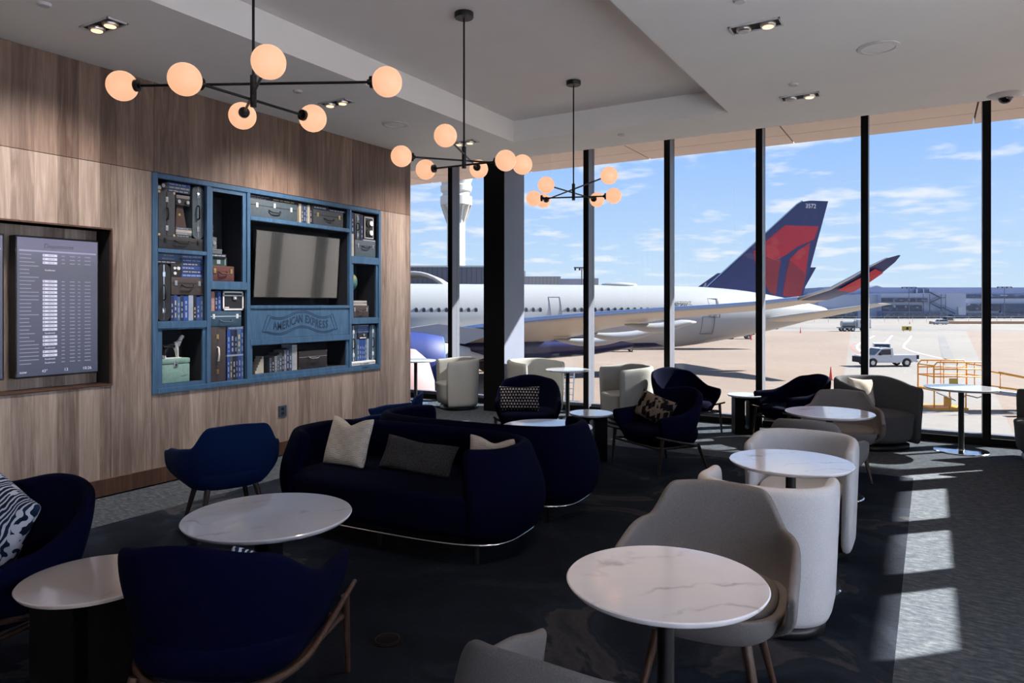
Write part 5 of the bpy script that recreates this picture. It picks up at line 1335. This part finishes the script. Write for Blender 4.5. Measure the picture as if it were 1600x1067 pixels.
for k in range(15):
    a = PI*k/14; rows.append([Vector((7.0*math.cos(a), yy, 4+7.3*math.sin(a))) for yy in (0, 4, 8, 12)])
MB().grid(rows).obj('glazing', simple('vault_glass', (.16, .24, .24), .2, var=.2, scale=.4), vt)
for k in range(6):
    yy = k*2.4; MB().tube([(7.15*math.cos(PI*i/20), yy, 4+7.5*math.sin(PI*i/20)) for i in range(21)], .32, 6).obj('rib', a_white, vt, smooth=True)
MB().box(-7.15, 7.15, 0, 12, 0, 4.2).obj('base_wall', a_white, vt)
for k in range(9): MB().tube([(7.1*math.cos(R(20+17.5*k)), 0, 4+7.4*math.sin(R(20+17.5*k))), (7.1*math.cos(R(20+17.5*k)), 12, 4+7.4*math.sin(R(20+17.5*k)))], .16, 6).obj('purlin', a_white, vt)
b1 = far('terminal_block', 4.7, 135, 'weathered ribbed terminal block right of the dark column', 'building')
MB().box(-9, 4.6, 0, 12, 0, 11.9).obj('wall', ribbed('ribbed_metal_worn', (.34, .33, .33), (.24, .235, .235), .7), b1)
MB().box(-4, -2, 6, 8, 11.9, 13.2).obj('roof_unit', M['steel'], b1)
b1 = far('terminal_block', 13.6, 150, 'slate blue low terminal block with a white end', 'building')
MB().box(-6, 2.3, 0, 24, 0, 12.0).obj('wall', simple('slate_cladding', (.26, .28, .36), .7), b1)
MB().box(2.3, 4.7, -.4, 24, 0, 12.1).obj('end_wall', a_white, b1)
# light masts
v_mast = simple('mast_grey', (.09, .10, .13), .6)
def mast(lat, dep, h, label, w=1.6):
    t = far('light_mast', lat, dep, label, 'light mast', 'apron light masts')
    MB().cyl((0, 0, 0), (0, 0, h), .20, .12, 10).obj('pole', v_mast, t)
    MB().box(-w, w, -.2, .2, h-.15, h+.12).obj('lamp_bar', v_mast, t)
    for k in range(4): MB().box(-w+.1+k*(2*w-.5)/3, -w+.4+k*(2*w-.5)/3, -.35, .2, h-.55, h-.15).obj('floodlight', M['dark'], t)
mast(14.3, 145, 6.5+7.6, 'floodlight mast above the slate blue block')
# far concourse. 1 px at this distance is about 0.3 m
cc = far('concourse_building', 0, 330, 'long blue-grey concourse with dark window strips across the airfield', 'building')
kx = lambda px: (px-800)*330/1105
kz = lambda py: (476-py)*330/1105+6.5
light_c, mid_c, dark_c = simple('concourse_pale', (.37, .40, .50), .7, var=.03, scale=.05), simple('concourse_mid', (.22, .25, .36), .7, var=.05, scale=.05), simple('concourse_dark', (.08, .10, .16), .7, var=.15, scale=.3)
def busy(name, a, b, sc=.5):
    t = NT(name); vo = t.n('ShaderNodeTexVoronoi'); vo.inputs['Scale'].default_value = sc; vo.distance = 'CHEBYCHEV'; t.L.new(t.coord('Object', scale=(1, 1, 1.6)), vo.inputs['Vector'])
    return t.set(t.ramp(vo.outputs[0], [(.25, a), (.55, mul(a, 1.6)), (.75, b)]), .3)
strip_m = busy('window_reflections', (.045, .055, .085), (.38, .42, .50)); strip2 = busy('ground_floor_clutter', (.07, .08, .11), (.25, .27, .31), .8)
def cb_(x0, x1, y0, y1, z0, z1, nm, m): return MB().box(kx(x0), kx(x1), y0, y1, kz(z0), kz(z1)).obj(nm, m, cc)
cb_(1236, 1304, 26, 60, 498, 455, 'left_hall', mid_c)
cb_(1246, 1302, 18, 27, 470, 459, 'hall_glazing', strip_m)
cb_(1330, 1760, 30, 90, 498, 446.5, 'upper_hall', mid_c)
MB().poly([(kx(1372), 29, kz(446.6)), (kx(1376), 29, kz(443.6)), (kx(1384), 29, kz(446.6))], (0, 40, 0)).obj('roof_peak', mid_c, cc)
MB().poly([(kx(1410), 29, kz(446.6)), (kx(1420), 29, kz(443.2)), (kx(1430), 29, kz(446.6))], (0, 40, 0)).obj('roof_peak', mid_c, cc)
cb_(1290, 1384, 8, 30, 498, 460, 'middle_wing', light_c); cb_(1384, 1450, 4, 30, 486.4, 458, 'gate_block', light_c)
cb_(1384, 1484, 3, 30, 497.6, 486.5, 'gate_base', mid_c); cb_(1450, 1520, 5, 30, 497.6, 457.5, 'stair_block', light_c)
cb_(1520, 1760, 8, 30, 497.6, 466, 'right_wing', light_c)
cb_(1384, 1456, 3.2, 4.1, 472, 465.5, 'window_strip', strip_m); cb_(1385, 1447, 3.2, 4.1, 486, 476.5, 'window_strip', strip_m)
cb_(1520, 1600, 7.2, 8.1, 486, 474.5, 'window_strip', strip_m); cb_(1580, 1760, 7.0, 7.9, 489, 474.5, 'window_strip', dark_c); cb_(1569, 1760, 29, 30.1, 465, 459, 'window_strip', strip_m)
cb_(1520, 1760, 7, 8.0, 497.6, 489.5, 'ground_floor', strip2); cb_(1240, 1350, 6, 8.1, 497.6, 484, 'ground_floor', strip2); cb_(1384, 1484, 2.2, 3.1, 497.5, 488, 'ground_floor', strip2)
cb_(1262, 1326, 0, 6, 490, 487.5, 'canopy', a_white)
cb_(1486.5, 1496, 28, 30.1, 457.5, 450, 'roof_vent', dark_c); cb_(1498, 1507, 28, 30.1, 457.5, 450, 'roof_vent', dark_c)
for xx in (1485.5, 1496.5, 1507): cb_(xx, xx+1, 27.5, 28.6, 457.5, 449, 'vent_frame', light_c)
cb_(1506, 1512, 4, 5.1, 492, 480, 'service_door', simple('pale_door', (.45, .47, .50), .6)); cb_(1492, 1514, 1, 5, 497.5, 492, 'loading_bay', dark_c)
def stair(x0, z0, x1, z1): MB().tube([(kx(x0), 3.6, kz(z0)), (kx(x1), 3.6, kz(z1))], .30, 6).tube([(kx(x0), 3.6, kz(z0)+1.1), (kx(x1), 3.6, kz(z1)+1.1)], .10, 6).obj('stair_flight', dark_c, cc)
stair(1459, 456, 1477, 465); stair(1477, 465, 1460, 473); stair(1462, 474, 1478, 482); stair(1480, 480, 1500, 490); stair(1477, 464.5, 1485, 464.5)
for xx in (1449.5, 1459.5, 1477.5, 1484.5): MB().cyl((kx(xx), 3.4, 0), (kx(xx), 3.4, kz(459)), .14, n=8).obj('stair_post', dark_c, cc)
mast(183, 326, kz(449), 'floodlight mast in front of the concourse, left one', 3.4); mast(227, 326, kz(448.5), 'floodlight mast in front of the concourse, right one', 3.4)
# fence and low wall
fc = far('airfield_fence', 0, 262, 'low wire fence with thin posts across the airfield', 'fence')
for k in range(26):
    x = 60+k*5.2; MB().cyl((x, 0, 0), (x, 0, 2.2), .07, n=6).obj('post', M['steel'], fc)
MB().box(60, 192, -.02, .02, 2.1, 2.2).box(60, 192, -.02, .02, 1.0, 1.06).obj('rail', M['steel'], fc)
tag(MB().box(0, 60, -.8, .8, 0, .9).obj('concrete_barrier', simple('salmon_barrier', (0.471, 0.274, 0.167), .8), loc=W(142, 240, ZG), rot=(0, 0, YAW)), 'long salmon coloured barrier across the airfield', 'barrier')
# ---------------- vehicles
v_white = simple('vehicle_white', (0.547, 0.547, 0.562), .3, var=.02, coat=.3); v_glass = simple('vehicle_glass', (.02, .03, .045), .1, var=.1); v_black = simple('rubber', (.012, .012, .013), .8); v_grey = simple('vehicle_grey', (.25, .26, .28), .5)
def wheel(t, x, y, r, w=.25, name='wheel'):
    o = MB().cyl((x, y-w/2, r), (x, y+w/2, r), r, n=24).obj(name, v_black, t, smooth=True, angle=40)
    MB().cyl((x, y-w/2-.01, r), (x, y+w/2+.01, r), r*.55, n=16).obj('hub', M['steel'], o, smooth=True, angle=40)
def pickup(lat, dep, rz, label):
    t = far('pickup_truck', lat, dep, label, 'truck', rz=rz)
    w = .98
    side = [(-2.95, .50), (-2.98, .95), (-2.80, 1.12), (-1.75, 1.20), (-1.05, 1.88), (-.75, 1.95), (.18, 1.95), (.30, 1.20), (2.80, 1.20), (2.86, 1.16), (2.86, .55)]
    arch = lambda cx: [(cx+.52*math.cos(R(a)), .42+.52*math.sin(R(a))) for a in range(0, 181, 20)]
    pts = side + [(2.40, .48)] + arch(1.75)[0:] + [(1.1, .42), (-1.2, .42)] + arch(-1.95) + [(-2.6, .48)]
    MB().poly([(x, -w, z) for x, z in pts], (0, 2*w, 0)).obj('body', v_white, t)
    MB().box(.36, 2.74, -w+.08, w-.08, .9, 1.204).obj('cargo_bed', v_grey, t)
    for sg in (-1, 1):
        MB().poly([(-1.45, sg*(w+.005), 1.26), (-1.0, sg*(w+.005), 1.80), (-.05, sg*(w+.005), 1.84), (.03, sg*(w+.005), 1.26)], (0, sg*.01, 0)).obj('side_window', v_glass, t)
        MB().box(-1.5, .15, sg*w-.004, sg*w+.004+sg*.004, .55, .565).obj('door_line', v_grey, t)
        MB().box(-.05, .06, sg*(w+.01), sg*(w+.03), 1.05, 1.09).obj('door_handle', v_black, t)
        MB().box(-1.28, -1.12, sg*(w+.02), sg*(w+.20), 1.22, 1.42, .02).obj('side_mirror', v_black, t)
    MB().poly([(-1.72, -w+.12, 1.235), (-1.10, -w+.12, 1.86), (-1.10, w-.12, 1.86), (-1.72, w-.12, 1.235)], (-.02, 0, .02)).obj('windscreen', v_glass, t)
    MB().poly([(.19, -w+.12, 1.86), (.28, -w+.12, 1.32), (.28, w-.12, 1.32), (.19, w-.12, 1.86)], (.02, 0, 0)).obj('rear_window', v_glass, t)
    MB().box(-3.14, -2.94, -w+.02, w-.02, .42, 1.05, .04).obj('front_guard', v_black, t)
    MB().box(2.86, 3.02, -w+.04, w-.04, .46, .62, .03).obj('rear_bumper', M['steel'], t)
    MB().box(2.80, 3.05, -w-.05, -w+.12, .80, 1.22, .03).obj('rear_lamp_guard', v_black, t)
    MB().box(-.6, -.25, -.15, .15, 1.95, 2.02, .02).obj('roof_beacon', v_grey, t)
    for x in (-1.95, 1.75):
        for y in (-.86, .86): wheel(t, x, y, .42)
    return t
pickup(39.6, 75.0, 4, 'white pickup truck driving on the apron, seen from the side')
def car(lat, dep, rz, label, h=1.7, col=None):
    t = far('white_car' if not col else 'parked_car', lat, dep, label, 'car', rz=rz); col = col or v_white
    w = .9
    pts = [(-2.25, .45), (-2.3, .85), (-2.0, 1.0), (-1.2, 1.08), (-.6, h-.05), (.9, h), (1.8, h-.08), (2.2, 1.05), (2.25, .45)]
    MB().poly([(x, -w, z) for x, z in pts], (0, 2*w, 0)).obj('body', col, t)
    for sg in (-1, 1): MB().poly([(-1.05, sg*(w+.005), 1.10), (-.55, sg*(w+.005), h-.12), (1.65, sg*(w+.005), h-.14), (2.0, sg*(w+.005), 1.10)], (0, sg*.01, 0)).obj('side_window', v_glass, t)
    MB().poly([(-1.20, -w+.1, 1.12), (-.64, -w+.1, h-.12), (-.64, w-.1, h-.12), (-1.20, w-.1, 1.12)], (-.02, 0, .02)).obj('windscreen', v_glass, t)
    for x in (-1.45, 1.4):
        for y in (-.8, .8): wheel(t, x, y, .36, .2)
    MB().box(-2.32, -2.22, -.75, .75, .55, .75).obj('grille', v_black, t)
car(45.2, 86.5, 66, 'white SUV nose-on behind the white pickup truck', 1.8)
car(140.5, 232, 0, 'white car far away beside the salmon barrier', 1.7)
car(155, 252, 20, 'grey van beyond the far white car', 2.3, v_grey)
def service_truck(lat, dep, label):
    t = far('service_truck', lat, dep, label, 'truck')
    MB().box(-3.6, 3.8, -1.1, 1.1, .75, 1.0).obj('chassis', v_grey, t)
    MB().box(.6, 3.8, -1.1, 1.1, 1.0, 2.9, .1).obj('cab', v_white, t)
    MB().box(1.2, 3.2, -1.12, -1.09, 1.9, 2.6).obj('side_window', v_glass, t); MB().box(3.78, 3.82, -.9, .9, 1.9, 2.6).obj('windscreen', v_glass, t)
    MB().cyl((-2.9, 0, 1.8), (.3, 0, 1.8), .78, n=20).obj('tank', v_grey, t, smooth=True, angle=40)
    MB().tube([(-3.4, -.9, 1.0), (-3.4, -.9, 2.6), (.2, -.9, 2.6), (.2, -.9, 1.0)], .07, 6).obj('rack', M['white'], t)
    for x in (-2.6, -.6, 2.6):
        for y in (-.95, .95): wheel(t, x, y, .52, .3)
service_truck(83.5, 173, 'white service truck with a tank on the apron, beside the thick window post')
def loader(lat, dep, label, L2=5.2, up=.9):
    t = far('belt_loader', lat, dep, label, 'loader', 'baggage loaders on the apron')
    MB().box(-L2/2, L2/2, -.8, .8, .55, .85, .03).obj('chassis', v_grey, t)
    MB().poly([(-L2/2-.8, -.35, up+.25), (L2/2+.6, -.35, up-.1), (L2/2+.6, -.35, up+.12), (-L2/2-.8, -.35, up+.5)], (0, .7, 0)).obj('belt', v_black, t)
    MB().tube([(-L2/2-.7, -.4, up+.75), (L2/2+.5, -.4, up+.5)], .04, 6).obj('handrail', M['white'], t)
    MB().box(-L2/2+.2, -L2/2+1.1, -.78, .2, .85, 1.35, .05).obj('cab', v_white, t)
    for x in (-L2/2+.7, L2/2-.7):
        for y in (-.7, .7): wheel(t, x, y, .40, .2)
loader(43.0, 134, 'belt loader with a red cone in front of it, under the airliner tail', 4.6)
loader(67.5, 187, 'belt loader far behind the airliner tail', 6.0)
def dolly(lat, dep, label, n=4):
    t = far('baggage_dolly', lat, dep, label, 'cart', 'flat baggage dollies')
    MB().box(-3.2, 3.2, -.8, .8, .42, .58, .02).obj('deck', M['steel'], t)
    for k in range(9): MB().cyl((-2.9+k*.72, -.75, .62), (-2.9+k*.72, .75, .62), .05, n=10).obj('roller', M['white'], t)
    for x in (-2.2, 2.2):
        for y in (-.6, .6): wheel(t, x, y, .24, .15)
dolly(14.2, 98, 'flat baggage dolly on the apron under the airliner belly'); dolly(30.5, 130, 'small flat dolly behind the airliner belly')
def cone(lat, dep, label, h=.75):
    t = far('traffic_cone', lat, dep, label, 'traffic cone', 'orange traffic cones')
    MB().box(-.2, .2, -.2, .2, 0, .04).obj('base', v_black, t); MB().cyl((0, 0, .04), (0, 0, h), .15, .03, 16).obj('body', simple('cone_red', (.70, .07, .04), .6), t, smooth=True, angle=40)
cone(27.5, 61, 'red cone on the apron just above a navy lounge chair', 1.15); cone(44.3, 131, 'red cone in front of the belt loader', 1.2); cone(66.5, 163, 'small dark orange cone alone on the apron', 1.3); cone(135.0, 240, 'tiny cone near the far white car', 1.0)
sg = far('taxiway_sign', 96, 172, 'small yellow taxiway sign on the airfield', 'sign')
MB().box(-1.1, 1.1, -.15, .15, .25, 1.25).obj('panel', simple('sign_yellow', (.48, .34, .05), .6), sg)
MB().box(-.8, -.78, -.1, .1, 0, .3).box(.78, .8, -.1, .1, 0, .3).obj('post', M['dark'], sg)
MB().box(-.2, .35, -.17, -.15, .45, 1.05).obj('black_mark', M['dark'], sg)
# yellow work platform with railed ramp
yel = simple('safety_yellow', (.72, .30, .012), .5, var=.08)
wp = far('work_platform', 27.5, 43.5, 'yellow-orange railed work platform behind the shiny-based window table', 'platform')
def rail_(pts, r=.042, nm='rail', m=None): return MB().tube(pts, r, 8).obj(nm, m or yel, wp, smooth=True)
h0, h1 = 1.30, 2.95
hw = 1.55
for yy in (0, 1.7):
    rail_([(-hw, yy, h0), (-hw, yy, h1-.22), (-hw+.2, yy, h1), (hw-.2, yy, h1), (hw, yy, h1-.22), (hw, yy, h0)], .045)
    for zz in (h1-.42, h1-.88): rail_([(-hw, yy, zz), (hw, yy, zz)])
    for xx in (-.95, -.1, .95): rail_([(xx, yy, h0), (xx, yy, h1)], .028, 'baluster')
for xx in (-hw, hw):
    for zz in (h1-.22, h1-.88): rail_([(xx, 0, zz), (xx, 1.7, zz)])
MB().box(-hw-.03, hw+.03, -.05, 1.75, h0-.12, h0).obj('deck', yel, wp)
MB().box(-.62, -.08, -.02, 0, h1-1.42, h1-.98).obj('notice_plate', simple('brass_plate', (.45, .31, .05), .5), wp)
MB().box(-hw-.08, .55, -.06, 1.76, .0, .14).obj('lower_frame', yel, wp)
for xx in (-hw+.05, -.55, .45):
    for yy in (.05, 1.65): rail_([(xx, yy, .1), (xx, yy, h0-.1)], .04, 'leg')
MB().box(-.95, -.5, -.04, .0, .25, .85).obj('tool_box', simple('dark_yellow', (.62, .27, .03), .5), wp)
rail_([(-.1, 0, .1), (.5, 0, 1.15)], .03, 'brace'); rail_([(-hw+.15, 0, h0-.2), (-.4, -.3, .65)], .035, 'brace', M['steel']); rail_([(.4, -.1, .95), (1.0, -.2, .80), (1.5, -.1, .92)], .03, 'hose', M['dark'])
# railed ramp running off to the right
rp = far('railed_ramp', 31.0, 42.5, 'long sloping ramp with orange handrails leading off to the right', 'ramp')
def rr(pts, r, nm, m): return MB().tube(pts, r, 8).obj(nm, m, rp, smooth=True)
for yy in (0, 1.6):
    rr([(-1.75, yy, 2.45), (9, yy, .35)], .04, 'handrail', yel); rr([(-1.75, yy, 1.52), (9, yy, -.45+.6)], .035, 'handrail', yel)
MB().poly([(-1.75, 0, 1.08), (8, 0, .0), (8, 0, .14), (-1.75, 0, 1.32)], (0, 1.6, 0)).obj('walkway', v_grey, rp)
for k in range(6): x = -1.65+k*1.6; z = 1.3-.115*(x+2.4); rr([(x, 0, z), (x, 0, z+1.15)], .028, 'baluster', yel)
MB().poly([(-2.0, -1.6, .16), (8, -1.6, .02), (8, -1.6, .10), (-2.0, -1.6, .26)], (0, .5, 0)).obj('low_track', M['steel'], rp)
# ladder by the airliner and tarp covered unit under the engine
ld = far('step_ladder', 3.0, 42.5, 'white step ladder with hooped rails standing on the apron', 'ladder')
for x in (-.75, -.15, .15, .62): MB().tube([(x, 0, 0), (x+.12, 0, 2.4)], .04, 6).obj('stile', M['white'], ld)
MB().tube([(-.63, 0, 2.4), (-.45, 0, 2.75), (-.2, 0, 2.6), (-.3, 0, 2.2)], .04, 6).obj('hoop', M['white'], ld)
for k in range(6): MB().box(-.72, .7, -.05, .05, .35+.36*k, .40+.36*k).obj('rung', M['white'], ld)
tag(MB().lathe([(0, 0), (2.2, 0), (2.45, .5), (2.4, 2.0), (2.05, 3.2), (1.3, 3.85), (0, 4.05)], n=36).obj('covered_ground_unit', simple('pale_pink_cover', (.30, .175, .18), .7, var=.05, scale=.6), smooth=True, angle=40, loc=W(-6.95, 41.5, ZG)), 'rounded pale pink covered unit standing by the blue engine', 'ground equipment')
# far things that close the horizon
tl = far('tree_line', 0, 900, 'hazy low tree line on the horizon', 'trees'); tl['kind'] = 'stuff'
rnd = random.Random(5); rows = [[], []]
for k in range(160):
    x = -900+k*15; rows[0].append(Vector((x, 0, 0))); rows[1].append(Vector((x, 0, 9+rnd.uniform(-2, 3))))
mb = MB(); mb.grid(rows); 
rows2 = [[v+Vector((0, 30, 0)) for v in r] for r in rows]; mb.grid(rows2)
mb.obj('foliage', simple('hazy_trees', (.20, .25, .30), .9, var=.2, scale=.02), tl)
